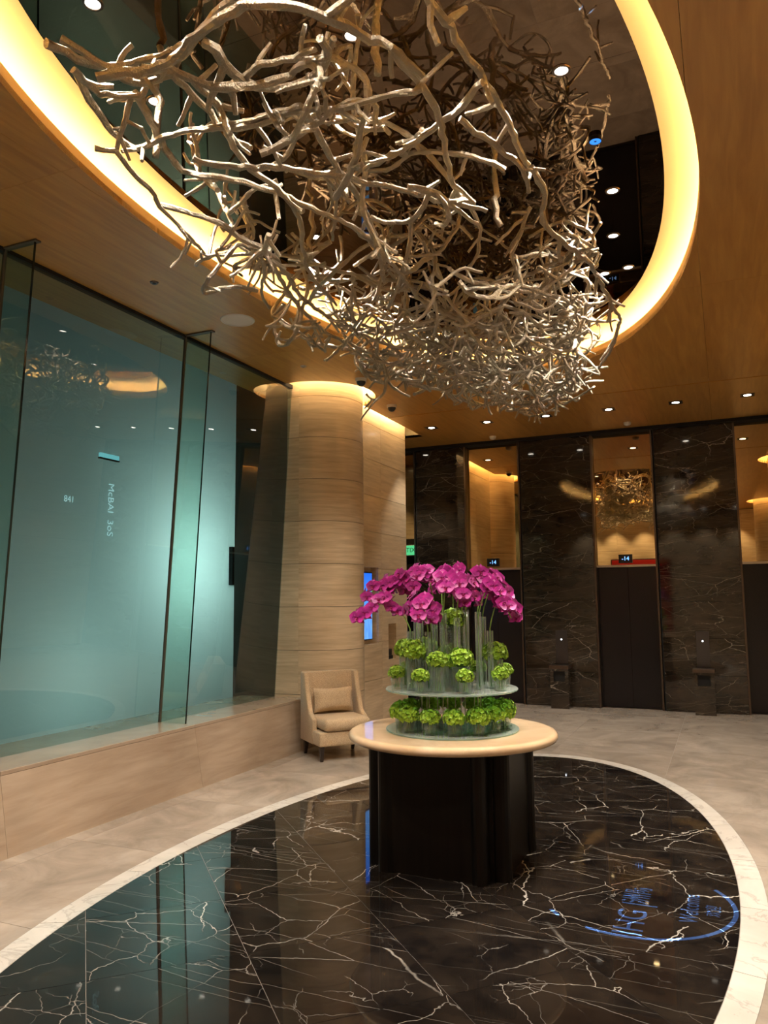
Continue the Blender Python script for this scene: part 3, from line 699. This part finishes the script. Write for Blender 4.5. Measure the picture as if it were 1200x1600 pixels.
add_text('IHG', .21, -.53, 4.30, .95); add_text('|', .20, -.53, 4.545); add_text('洲际', .16, -.53, 4.70, .9)
add_text('Welcome', .13, -.26, 4.60, .78); add_text('欢迎', .085, -.145, 4.60, .9)
go = bpy.data.objects.new('stencil', cu); col.objects.link(go)
dg = bpy.context.evaluated_depsgraph_get(); dg.update()
gme = bpy.data.meshes.new_from_object(go.evaluated_get(dg)); bpy.data.objects.remove(go); gme.materials.clear()
st = link('stencil', gme, MAT['blackplastic'], proj, (0, 0, -PD-.006)); st.scale = (SC, SC, 1)
lamp('projector_lamp', 'SPOT', proj, (0, 0, -.006), W_GOBO, (.10,.32,1.0), spot_size=R(25), spot_blend=.05, shadow_soft_size=0.0)

# ------------------------------------------------------------------ round table
TC = (-1.69, 4.92); TZ = .80
tb = thing('round_table', 'round cream marble table on a black panelled wooden base', 'table', (*TC, 0))
rp = .68; prof = [(0, TZ-.055), (rp-.045, TZ-.055)]+[(rp-.030+.030*math.sin(a), TZ-.0275-.0275*math.cos(a)) for a in [math.pi*i/8 for i in range(9)]]+[(rp-.045, TZ), (0, TZ)]
mb = MB(); mb.lathe(prof, 72); o = mb.build('table_top', MAT['tabletop'], tb, smooth=True)
bx = .05
mb = MB(); mb.box(-.37, .37, -.37, .37, 0, TZ-.056); mb.build('core', MAT['darkwood'], tb)
for k in range(4):
    h, th, wd = TZ-.0565, .075, .345
    pts = [(-wd+.03, -.45), (wd-.03, -.45)]
    def arc(cx, cy_, r, a0, a1, n=6): return [(cx+r*math.cos(R(a0+(a1-a0)*i/n)), cy_+r*math.sin(R(a0+(a1-a0)*i/n))) for i in range(n+1)]
    rr = .045; wd2 = wd
    poly = arc(-wd2+rr, -.40, rr, 180, 300)+arc(wd2-rr, -.40, rr, 240, 360)
    # flat panel recessed between two rounded ribs
    poly = arc(-wd2+rr, -.415, rr, 180, 330)+[(-wd2+2.1*rr, -.425), (wd2-2.1*rr, -.425)]+arc(wd2-rr, -.415, rr, 210, 360)+[(wd2, -.371), (-wd2, -.371)]
    mb = MB(); mb.prism(poly, 0, h); o = mb.build('side_panel', MAT['darkwood'], tb); o.rotation_euler = (0, 0, k*math.pi/2)

# ------------------------------------------------------------------ glass tiers, vases, flowers
tier = thing('tiered_glass_stand', 'two round frosted glass discs joined by thin rods on the table', 'stand', (*TC, TZ))
D0, D1, DT, DR = 0, .255, .012, .435
for nm, z in (('lower_disc', D0), ('upper_disc', D1)):
    mb = MB(); mb.lathe([(0, z+.0005), (DR-.003, z+.0005), (DR, z+.004), (DR, z+DT-.003), (DR-.003, z+DT), (0, z+DT)], 64); mb.build(nm, MAT['tier'], tier)
for i in range(12):
    a = 2*math.pi*(i+.4)/12; r = .15+.06*(i % 2)
    mb = MB(); mb.tube([(r*math.cos(a), r*math.sin(a), DT), (r*math.cos(a), r*math.sin(a), D1)], .0035, 8); mb.build('support_rod', MAT['sill'], tier)
def bunch_mesh(seed, r):
    rnd = random.Random(seed); leaves = MB(); n = 150
    for i in range(n):
        z = 1-1.55*(i+.5)/n; a = i*2.39996
        s = math.sqrt(max(0, 1-z*z)); nrm = Vector((s*math.cos(a), s*math.sin(a), z*.85))
        nrm = (nrm+Vector((rnd.gauss(0,.12), rnd.gauss(0,.12), rnd.gauss(0,.12)))).normalized()
        p = nrm*r*(rnd.uniform(.80, 1.12)); p.z *= .82
        t1 = nrm.cross(Vector((rnd.uniform(-1,1), rnd.uniform(-1,1), rnd.uniform(-1,1)))).normalized(); t2 = nrm.cross(t1)
        w = r*rnd.uniform(.17, .31)
        leaves.add([p-nrm*w*.3, p+t1*w+nrm*w*.35, p+t2*w+nrm*w*.1, p-t1*w+nrm*w*.35, p-t2*w+nrm*w*.1], [(0,1,2),(0,2,3),(0,3,4),(0,4,1)])
    me = leaves.mesh('blossoms'); me.materials.append(MAT['green'])
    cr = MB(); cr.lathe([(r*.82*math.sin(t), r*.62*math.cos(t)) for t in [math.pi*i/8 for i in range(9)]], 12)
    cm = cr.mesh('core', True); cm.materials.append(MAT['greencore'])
    return me, cm
BUN = {}
for s in range(3):
    BUN[s] = bunch_mesh(s, 1.0)
def vase_meshes(r, h, taper):
    mb = MB(); mb.lathe([(0, .001), (r*taper, .001), (r, h), (r-.003, h), (r*taper-.003, .012), (0, .012)], 20); g = mb.mesh('glass', True); g.materials.append(MAT['vase'])
    mb = MB(); mb.lathe([(0, .013), (r*taper-.0035, .013), (r*(taper+(1-taper)*.5)-.0035, h*.55), (0, h*.55)], 16); wv = mb.mesh('water', True); wv.materials.append(MAT['water'])
    return g, wv
def stems_mesh(h, r):
    mb = MB()
    for i in range(4):
        a = i*1.571; mb.tube([(r*.4*math.cos(a), r*.4*math.sin(a), .014), (r*.15*math.cos(a+.6), r*.15*math.sin(a+.6), h)], .0026, 5)
    m = mb.mesh('stems'); m.materials.append(MAT['stem']); return m
KV = {'small': vase_meshes(.042, .07, .8), 'tall': vase_meshes(.052, .19, .85), 'centre': vase_meshes(.048, .40, .95), 'tube': vase_meshes(.021, .46, .95)}
KS = {'small': stems_mesh(.085, .034), 'tall': stems_mesh(.2, .044), 'centre': stems_mesh(.41, .04)}
def place(kind, ang, rad, z, fr, labels, seed, hs=1.0):
    x, y = TC[0]+rad*math.cos(ang), TC[1]+rad*math.sin(ang)
    v = thing('glass_vase', labels[0], 'vase', (x, y, z), random.uniform(0, 6), labels[2])
    for nm, m in zip(('glass', 'water'), KV[kind]): link(nm, m, None, v).scale = (1, 1, hs)
    h = {'small': .07, 'tall': .19, 'centre': .40}[kind]*hs
    b = thing('green_flower_bunch', labels[1], 'flowers', (x, y, z+h+.012), random.uniform(0, 6), labels[3])
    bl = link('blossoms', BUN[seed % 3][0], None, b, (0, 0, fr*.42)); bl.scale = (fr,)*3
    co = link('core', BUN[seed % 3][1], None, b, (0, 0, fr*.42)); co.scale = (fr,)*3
    link('stems', KS[kind], None, b, (0, 0, -h-.012)).scale = (1, 1, hs)
rg = Vector((math.cos(YAW), math.sin(YAW), 0)); tw = Vector((math.sin(YAW), -math.cos(YAW), 0))
ORCH = [  # tube position (right, toward viewer), tube height, lean direction in degrees (0 = right, 90 = toward viewer), reach, drop, blooms
    (-.27, .06, .50, 178, .34, .12, 13), (-.22, -.10, .62, 172, .34, .08, 13), (-.16, .18, .50, 135, .14, .12, 9), (-.20, .0, .66, 205, .20, .10, 11),
    (-.05, .10, .66, 75, .17, .12, 12), (.03, .16, .62, 60, .13, .11, 12), (.10, .05, .68, 20, .20, .10, 12), (.17, .14, .60, 25, .22, .22, 13),
    (.22, -.02, .62, 5, .22, .26, 13), (.12, -.14, .66, -30, .22, .16, 11), (-.04, -.16, .66, -90, .20, .12, 10), (.02, .02, .70, 100, .12, .08, 11), (.25, .10, .50, 10, .16, .14, 10),
    (-.10, -.06, .70, 160, .16, .10, 11), (.20, -.12, .66, -10, .20, .22, 11), (-.13, .06, .44, 120, .08, .10, 7), (.08, -.04, .60, 60, .10, .14, 9)]
Z0, Z1 = TZ+DT+.0005, TZ+D1+DT+.0005
for i in range(14):
    place('small', 2*math.pi*(i+.3)/14, .345+.012*math.sin(i*2.3), Z0, .064+.006*math.sin(i*1.7), ('small clear glass tumbler vase on the lower glass disc', 'round green blossom bunch in a tumbler on the lower disc', 'tumbler vases on the lower disc', 'green bunches on the lower disc'), i)
for i in range(8):
    place('small', 2*math.pi*(i+.72)/8, .365, Z1, .052, ('small clear glass tumbler vase at the rim of the upper glass disc', 'small green blossom bunch in a tumbler at the upper disc rim', 'tumbler vases on the upper disc', 'small green bunches on the upper disc'), i+1)
tubes = [(rg.x*u+tw.x*v, rg.y*u+tw.y*v) for u, v, *_ in ORCH]
rims = [(.365*math.cos(2*math.pi*(i+.72)/8), .365*math.sin(2*math.pi*(i+.72)/8)) for i in range(8)]
vr = random.Random(11); spots = []; need = 1.0
while len(spots) < 8 and need > .3:
    for _ in range(400):
        a, r = vr.uniform(0, 6.283), vr.uniform(.12, .30); q = (r*math.cos(a), r*math.sin(a))
        far_ = lambda l, m: all(math.hypot(q[0]-x[0], q[1]-x[1]) > m for x in l)
        if far_(tubes, .080*need) and far_(spots, .145*need) and far_(rims, .11*need) and math.hypot(*q) > .12: spots.append(q); break
    else: need -= .03
for i, q in enumerate(spots):
    place('tall', math.atan2(q[1], q[0]), math.hypot(*q), Z1, vr.uniform(.064, .084), ('medium clear glass cylinder vase on the upper glass disc', 'green blossom bunch in a medium cylinder on the upper disc', 'medium vases on the upper disc', 'medium green bunches on the upper disc'), i+2, hs=vr.uniform(.78, 1.12))
place('centre', 0, .02, Z1, .078, ('tall clear glass cylinder vase in the middle of the upper disc', 'topmost green blossom bunch in the tall middle vase', None, None), 1)

# orchids
def petal(mb, ang, ln, wd, cup, tip=.0):
    n = 6; vs = []
    d = Vector((math.cos(ang), math.sin(ang), 0)); s = Vector((-math.sin(ang), math.cos(ang), 0))
    for i in range(n):
        u = i/(n-1); wi = wd*math.sin(math.pi*min(1, .10+.90*u)**.8)*(1 if u < 1 else .0)
        zc = cup*(u*u)-.004*u
        vs += [d*ln*u-s*wi+Vector((0,0,zc+.010*wi/wd)), d*ln*u+Vector((0,0,zc)), d*ln*u+s*wi+Vector((0,0,zc+.010*wi/wd))]
    fs = []
    for i in range(n-1):
        a = i*3; fs += [(a, a+1, a+4, a+3), (a+1, a+2, a+5, a+4)]
    mb.add(vs, fs)
def bloom_mesh():
    mb = MB()
    for a in (90, 215, 325): petal(mb, R(a), .050, .019, -.006)
    mb2 = MB()
    for a in (12, 168): petal(mb2, R(a), .052, .033, .006)
    for v in mb2.v: pass
    mb.add([(x, y, z+.003) for x, y, z in mb2.v], mb2.f)
    m = mb.mesh('bloom', True); m.materials.append(MAT['magenta'])
    l = MB(); petal(l, R(270), .022, .010, .016); petal(l, R(200), .012, .006, .012); petal(l, R(340), .012, .006, .012)
    lm = l.mesh('lip', True); lm.materials.append(MAT['lip_petal']); return m, lm
BLM, LIPM = bloom_mesh()
bloom_rnd = random.Random(4)
for k, (u, v, h, deg, reach, drop, nb) in enumerate(ORCH):
    bs = Vector((*TC, Z1))+rg*u+tw*v
    t = thing('glass_tube_vase', 'tall slim clear glass tube vase holding an orchid on the upper disc', 'vase', bs, 0, 'orchid tube vases')
    for nm, m in zip(('glass', 'water'), KV['tube']):
        o = link(nm, m, None, t)
        o.scale = (1, 1, h/.62)
    hh = .46*h/.62
    lean = 'leaning toward the beige armchair' if deg > 110 else 'leaning toward the lift wall' if deg < -60 else 'leaning out over the marble table front' if deg > 40 else 'leaning away from the beige armchair'
    ot = thing('orchid_spray', 'arching magenta orchid spray in a slim glass tube '+lean, 'orchid', bs+Vector((0, 0, .014)), 0, 'orchid sprays '+lean)
    dr = rg*math.cos(R(deg))+tw*math.sin(R(deg))
    pts = [Vector((0,0,0)), Vector((0,0,hh*.6)), Vector((0,0,hh))]
    apex = h+.06; path = []
    for i in range(15):
        q = i/14
        path.append(dr*reach*(q**1.15)*1.0+Vector((0, 0, hh+(apex-hh)*math.sin(min(1, q*1.9)*math.pi/2)-drop*max(0, (q-.42)/.58)**1.6)))
    mb = MB(); mb.tube(pts[:-1]+path, .0038, 6); mb.build('stem', MAT['stem'], ot, smooth=True)
    for i in range(nb):
        q = .24+.76*(i+.5)/nb; f = q*14; i0 = min(13, int(f)); p = path[i0].lerp(path[i0+1], f-i0)
        side = dr.cross(Vector((0,0,1)))*(1 if i % 2 else -1)
        face = (tw*bloom_rnd.uniform(.25, 1.1)+side*.55+dr*bloom_rnd.uniform(.2, .7)+Vector((0,0,bloom_rnd.uniform(-.1,.55)))).normalized()
        off = face*.035+side*.028+Vector((0,0,bloom_rnd.uniform(-.03,.02)))
        zq = face.to_track_quat('Z', 'Y'); o = link('bloom', BLM, None, ot, p+off); o.rotation_euler = zq.to_euler(); sc = bloom_rnd.uniform(.98, 1.2); o.scale = (sc,)*3
        link('lip', LIPM, None, o, (0, 0, .004))

# ------------------------------------------------------------------ armchair
ch = thing('armchair', 'low beige tweed slipper armchair by the stone column', 'chair', (-3.89, 7.545, 0), R(48.5))
mb = MB(); mb.box(-.31, .31, -.30, .25, .15, .295); mb.build('seat_base', MAT['fabric'], ch, smooth=True, bevel=.018, seg=3)
mb = MB(); mb.box(-.262, .262, -.33, .20, .298, .425); mb.build('seat_cushion', MAT['fabric'], ch, smooth=True, bevel=.05, seg=4)
mb = MB(); mb.add([(-.31,.17,.29),(.31,.17,.29),(.31,.31,.15),(-.31,.31,.15),(-.31,.245,.87),(.31,.245,.87),(.31,.325,.87),(-.31,.325,.87)], [(0,3,2,1),(4,5,6,7),(0,1,5,4),(1,2,6,5),(2,3,7,6),(3,0,4,7)]); mb.build('backrest', MAT['fabric'], ch, smooth=True, bevel=.02, seg=3)
for s in (-1, 1):
    x0, x1 = (.264, .318) if s > 0 else (-.318, -.264)
    prof = [(.30, .15), (-.10, .15), (-.10, .40), (.02, .46), (.11, .66), (.17, .865), (.30, .865)]
    mb = MB(); n = len(prof); mb.add([(x0, p[0], p[1]) for p in prof]+[(x1, p[0], p[1]) for p in prof], [tuple(range(n)), tuple(range(2*n-1, n-1, -1))]+[(i, n+i, n+(i+1)%n, (i+1)%n) for i in range(n)])
    mb.build('wing', MAT['fabric'], ch, smooth=True, bevel=.012, seg=2)
for sx in (-1, 1):
    for sy in (-1, 1):
        mb = MB(); x, y = sx*.275, -.265 if sy < 0 else .215; e = .03 if sy > 0 else 0
        a, b = .024, .014
        mb.add([(x-b,y+e-b,0),(x+b,y+e-b,0),(x+b,y+e+b,0),(x-b,y+e+b,0),(x-a,y-a,.155),(x+a,y-a,.155),(x+a,y+a,.155),(x-a,y+a,.155)], [(0,3,2,1),(4,5,6,7),(0,1,5,4),(1,2,6,5),(2,3,7,6),(3,0,4,7)])
        mb.build('leg', MAT['chairleg'], ch)
# lumbar pillow
ang = R(48.5); loc = Vector((-3.89, 7.545, 0))+Matrix.Rotation(ang, 3, 'Z')@Vector((0, .125, .57))
pl = thing('lumbar_pillow', 'beige rectangular lumbar pillow leaning on the armchair back', 'pillow', loc, ang)
mb = MB(); nx, nz = 14, 9; W, H_, T = .225, .13, .062
for sgn in (-1, 1):
    vs = []
    for i in range(nx+1):
        for j in range(nz+1):
            a, b = -1+2*i/nx, -1+2*j/nz
            th = T*((1-a**4)*(1-b**4))**.55+.004
            pin = 1-.05*(1-abs(b))*(1 if abs(a) > .9 else 0)
            vs.append((W*a*(1-.05*b*b*0)*(1-.04*(1-b*b)), sgn*th, H_*b*(1-.10*(1-a*a))+.006*math.sin(7*a+3*b)*(1-b*b)))
    fs = [(i*(nz+1)+j, (i+1)*(nz+1)+j, (i+1)*(nz+1)+j+1, i*(nz+1)+j+1) for i in range(nx) for j in range(nz)]
    if sgn > 0: fs = [f[::-1] for f in fs]
    mb.add(vs, fs)
o = mb.build('pillow_cover', MAT['fabric'], pl, smooth=True); o.rotation_euler = (R(-10), 0, 0)

# ------------------------------------------------------------------ branch sculpture
sc_ = thing('branch_chandelier', 'huge silver and gold branch sculpture hanging in the lit ceiling oval', 'chandelier', (-1.72, 4.75, MZ))
rng = random.Random(21)
CX, CY = 0, .05
def hull(z):                                             # z is absolute height
    k = max(0, min(1, (z-3.42)/.75)); return .93+.17*k, 2.74+.30*k
def cxy(y): return -.09+.05*y
def inside(p):
    z = p.z+MZ; a, b = hull(z); return math.hypot((p.x-cxy(p.y))/a, (p.y-CY)/b)
def wander(p, d, length, r0, r1, steer=True):
    pts = [p.copy()]; rad = [r0]; n = max(3, int(length/.036)); k = Vector((0,0,0))
    for i in range(n):
        k = k*.74+Vector((rng.gauss(0,.045), rng.gauss(0,.045), rng.gauss(0,.036)))
        kink = .42 if rng.random() < .10 else .085
        d = d+k+Vector((rng.gauss(0,kink), rng.gauss(0,kink), rng.gauss(0,kink*.8)))
        if steer:
            e = inside(p); z = p.z+MZ
            if e > .92:
                a, b = hull(z); d = d-Vector(((p.x-cxy(p.y))/(a*a), (p.y-CY)/(b*b)*2, 0))*.45*min(2, (e-.92)*8+.3)
            if z < 3.50: d.z += .22
            if z > 4.18: d.z -= .22
        d.normalize(); p = p+d*.036; pts.append(p.copy()); rad.append(r0+(r1-r0)*(i+1)/n)
    return pts, rad
def build_branch(p, d, length, r0, r1, twigs):
    mb = MB(); pts, rad = wander(p, d, length, r0, r1)
    rad = [r*rng.uniform(.88, 1.12) for r in rad]
    mb.tube(pts, rad, 7, jit=.16)
    for _ in range(twigs):
        i = rng.randrange(1, len(pts)-1); base = pts[i]; ax = (pts[i+1]-pts[i-1]).normalized()
        sd = ax.cross(Vector((rng.uniform(-1,1), rng.uniform(-1,1), rng.uniform(-1,1)))).normalized()
        td = (ax*rng.uniform(.2,.9)+sd).normalized(); ln = rng.choice((.06,.08,.10,.13,.18,.26,.42))
        tp, tr = wander(base, td, ln, rad[i]*.8, rad[i]*.6, ln > .3); mb.tube(tp, tr, 6, jit=.16)
        if ln > .3 and rng.random() < .8:
            j = rng.randrange(1, len(tp)-1); ax = (tp[j+1]-tp[j-1]).normalized(); sd = ax.cross(Vector((rng.uniform(-1,1), rng.uniform(-1,1), rng.uniform(-1,1)))).normalized()
            q, qr = wander(tp[j], (ax*.5+sd).normalized(), .12, tr[j]*.9, tr[j]*.7, False); mb.tube(q, qr, 6, jit=.16)
    mb.build('branch', MAT['branch'], sc_)
def pix(x, y, z):                                        # point at height z seen in the direction of a photo pixel
    dd = fw*F_PX+rt*(x-600)+up*(800-y); return Vector((0, 0, CAMH))+dd*((z-CAMH)/dd.z)
def twig_on(mb, pts, rad, n):
    for _ in range(n):
        i = rng.randrange(1, len(pts)-1); ax = (pts[i+1]-pts[i-1]).normalized()
        sd = ax.cross(Vector((rng.uniform(-1,1), rng.uniform(-1,1), rng.uniform(-1,1)))).normalized()
        tp, tr = wander(pts[i], (ax*rng.uniform(.2,.9)+sd).normalized(), rng.choice((.06,.08,.11,.15,.22)), rad[i]*.85, rad[i]*.65, False); mb.tube(tp, tr, 6, jit=.16)
org = Vector(sc_.location)
TRACED = [  # long branches laid out after the photograph: height at start and end, thickness, way-points
    (3.95, 3.80, .018, [(72,66),(103,85),(160,105),(210,128),(245,122),(280,92),(305,60),(335,22),(372,-8)]),
    (3.95, 3.85, .017, [(95,60),(130,82),(165,102),(205,98),(255,85),(290,70),(305,60)]),
    (3.95, 3.70, .016, [(120,115),(130,140),(150,170),(175,205),(200,228),(225,228),(262,212),(330,200),(420,180),(470,165)]),
    (3.90, 3.88, .015, [(115,112),(155,145),(167,149),(205,150),(226,144)]),
    (3.88, 3.74, .014, [(205,150),(196,190),(182,234)]),
    (3.74, 3.62, .013, [(148,234),(180,238),(210,275),(236,297),(250,322),(278,352),(310,385),(325,400)]),
    (3.62, 3.60, .013, [(305,414),(325,400),(385,398),(407,395)]),
    (3.70, 3.55, .015, [(250,322),(300,335),(350,352),(382,375),(420,395),(450,430),(472,465),(520,500),(565,522),(610,540),(655,546)]),
    (3.90, 3.62, .017, [(212,145),(240,200),(262,240),(285,268),(330,275),(380,285),(430,300),(500,330),(560,360),(620,395)]),
    (3.85, 3.75, .016, [(240,95),(268,115),(300,150),(340,190),(370,220),(392,232)]),
    (3.80, 3.70, .020, [(318,65),(340,80),(365,115),(400,135),(440,137),(490,120),(512,90),(500,60)]),
    (3.80, 3.70, .021, [(150,120),(215,112),(262,98),(300,62),(350,25),(400,6),(450,8),(490,20),(540,40),(580,62),(612,76),(660,120)]),
    (3.75, 3.65, .016, [(470,165),(490,195),(510,235),(535,275),(562,312),(590,380),(600,440)]),
    (3.85, 3.70, .015, [(520,60),(506,110),(480,165),(462,215),(440,250),(405,265)]),
    (3.80, 3.62, .017, [(612,76),(640,110),(670,150),(690,200),(700,260),(720,320)]),
    (3.85, 3.72, .017, [(664,-6),(685,22),(705,45),(717,70),(732,92),(750,110),(757,127),(775,155),(795,195),(817,245),(830,265),(850,300)]),
    (3.76, 3.70, .015, [(755,128),(720,165),(690,190),(660,215),(625,235),(570,265)]),
    (3.74, 3.68, .015, [(716,183),(745,205),(790,240),(816,265),(826,300)]),
    (3.72, 3.55, .015, [(830,262),(852,300),(848,345),(880,378),(920,412),(945,455),(970,500)]),
    (3.70, 3.60, .013, [(700,420),(740,440),(800,450),(860,470),(920,500),(968,500)]),
    (3.58, 3.52, .013, [(968,500),(955,545),(930,580),(905,600)]),
    (3.62, 3.56, .012, [(407,395),(413,425),(409,458),(421,482)]),
    (3.62, 3.55, .013, [(421,400),(440,440),(460,470),(500,512),(532,532),(570,560),(600,576),(640,592)]),
    (3.52, 3.46, .013, [(630,590),(642,602),(690,608),(722,600),(760,606),(800,636),(830,650),(862,640),(900,622),(928,604)]),
    (3.52, 3.47, .012, [(700,560),(730,600),(770,625),(815,632),(870,610),(910,570)]),
    (3.80, 3.60, .016, [(300,130),(340,165),(362,220),(390,262),(440,300),(470,350),(480,420),(520,470)]),
    (3.85, 3.70, .016, [(262,105),(310,128),(360,132),(410,100),(470,85),(492,78)]),
    (3.75, 3.60, .015, [(330,200),(400,195),(470,172),(540,168),(600,150),(660,140)]),
    (3.70, 3.55, .015, [(300,250),(360,262),(430,262),(520,275),(600,290),(680,310),(760,330)]),
    (3.68, 3.55, .014, [(560,360),(620,420),(660,470),(720,500),(780,520),(860,530)]),
]
for z0, z1, rd, way in TRACED:
    ctrl = [pix(x, y, z0+(z1-z0)*i/(len(way)-1)+rng.uniform(-.015, .015))-org for i, (x, y) in enumerate(way)]
    pts = []
    for i in range(len(ctrl)-1):
        a, b = ctrl[i], ctrl[i+1]; pa = ctrl[max(0, i-1)]; nb = ctrl[min(len(ctrl)-1, i+2)]
        n = max(2, int((b-a).length/.04))
        for k in range(n):
            u = k/n; q = .5*((2*a)+(b-pa)*u+(2*pa-5*a+4*b-nb)*u*u+(3*a-pa-3*b+nb)*u**3)
            pts.append(q+Vector((rng.gauss(0,.004), rng.gauss(0,.004), rng.gauss(0,.004))))
    pts.append(ctrl[-1]); m = len(pts); rad = [rd*(1.05-.32*k/m)*rng.uniform(.9, 1.1) for k in range(m)]
    mb = MB(); mb.tube(pts, rad, 7, jit=.15); twig_on(mb, pts, rad, max(3, int(m*.16))); mb.build('branch', MAT['branch'], sc_)
NB = 172
for i in range(NB):
    while True:
        a = rng.uniform(0, 2*math.pi)
        rim = rng.random() < .55
        rr = rng.uniform(.78, .96) if rim else math.sqrt(rng.random())*.85
        z = 3.47+.72*rng.random()**(1.5 if rim else 1.1)
        A_, B_ = hull(z); yl = CY+B_*rr*math.sin(a); p = Vector((cxy(yl)+A_*rr*math.cos(a), yl, z-MZ))
        if rng.random() < .11+.89*max(0, min(1, (p.y+1.5)/2.9)): break
    tg = Vector((-A_*math.sin(a), B_*math.cos(a), 0)).normalized()*(1 if rng.random() < .7 else -1)
    rnd = Vector((rng.uniform(-1,1), rng.uniform(-1,1), rng.uniform(-.45,.45)))
    d0 = (tg*(1.0 if rim else .35)+rnd*(.55 if rim else .8)).normalized()
    build_branch(p, d0, rng.uniform(.5, 1.5), rng.uniform(.0145,.0175) if p.y < -.3 else rng.uniform(.0135,.0175), .0112, rng.randint(4, 9))
for x, y in ((-.75,-1.9), (.5,-2.0), (-.6,-.6), (.6,-.5), (-.55,.9), (.6,1.0), (-.3,2.1), (.35,2.0)):
    mb = MB(); p0 = Vector((x, y, 0)); pts = [p0+Vector((rng.gauss(0,.012), rng.gauss(0,.012), -.05*i)) for i in range(13)]; pts[0] = p0
    mb.tube(pts, [.017*rng.uniform(.9,1.15) for _ in pts], 7); mb.build('hanging_branch', MAT['branch'], sc_, smooth=True)
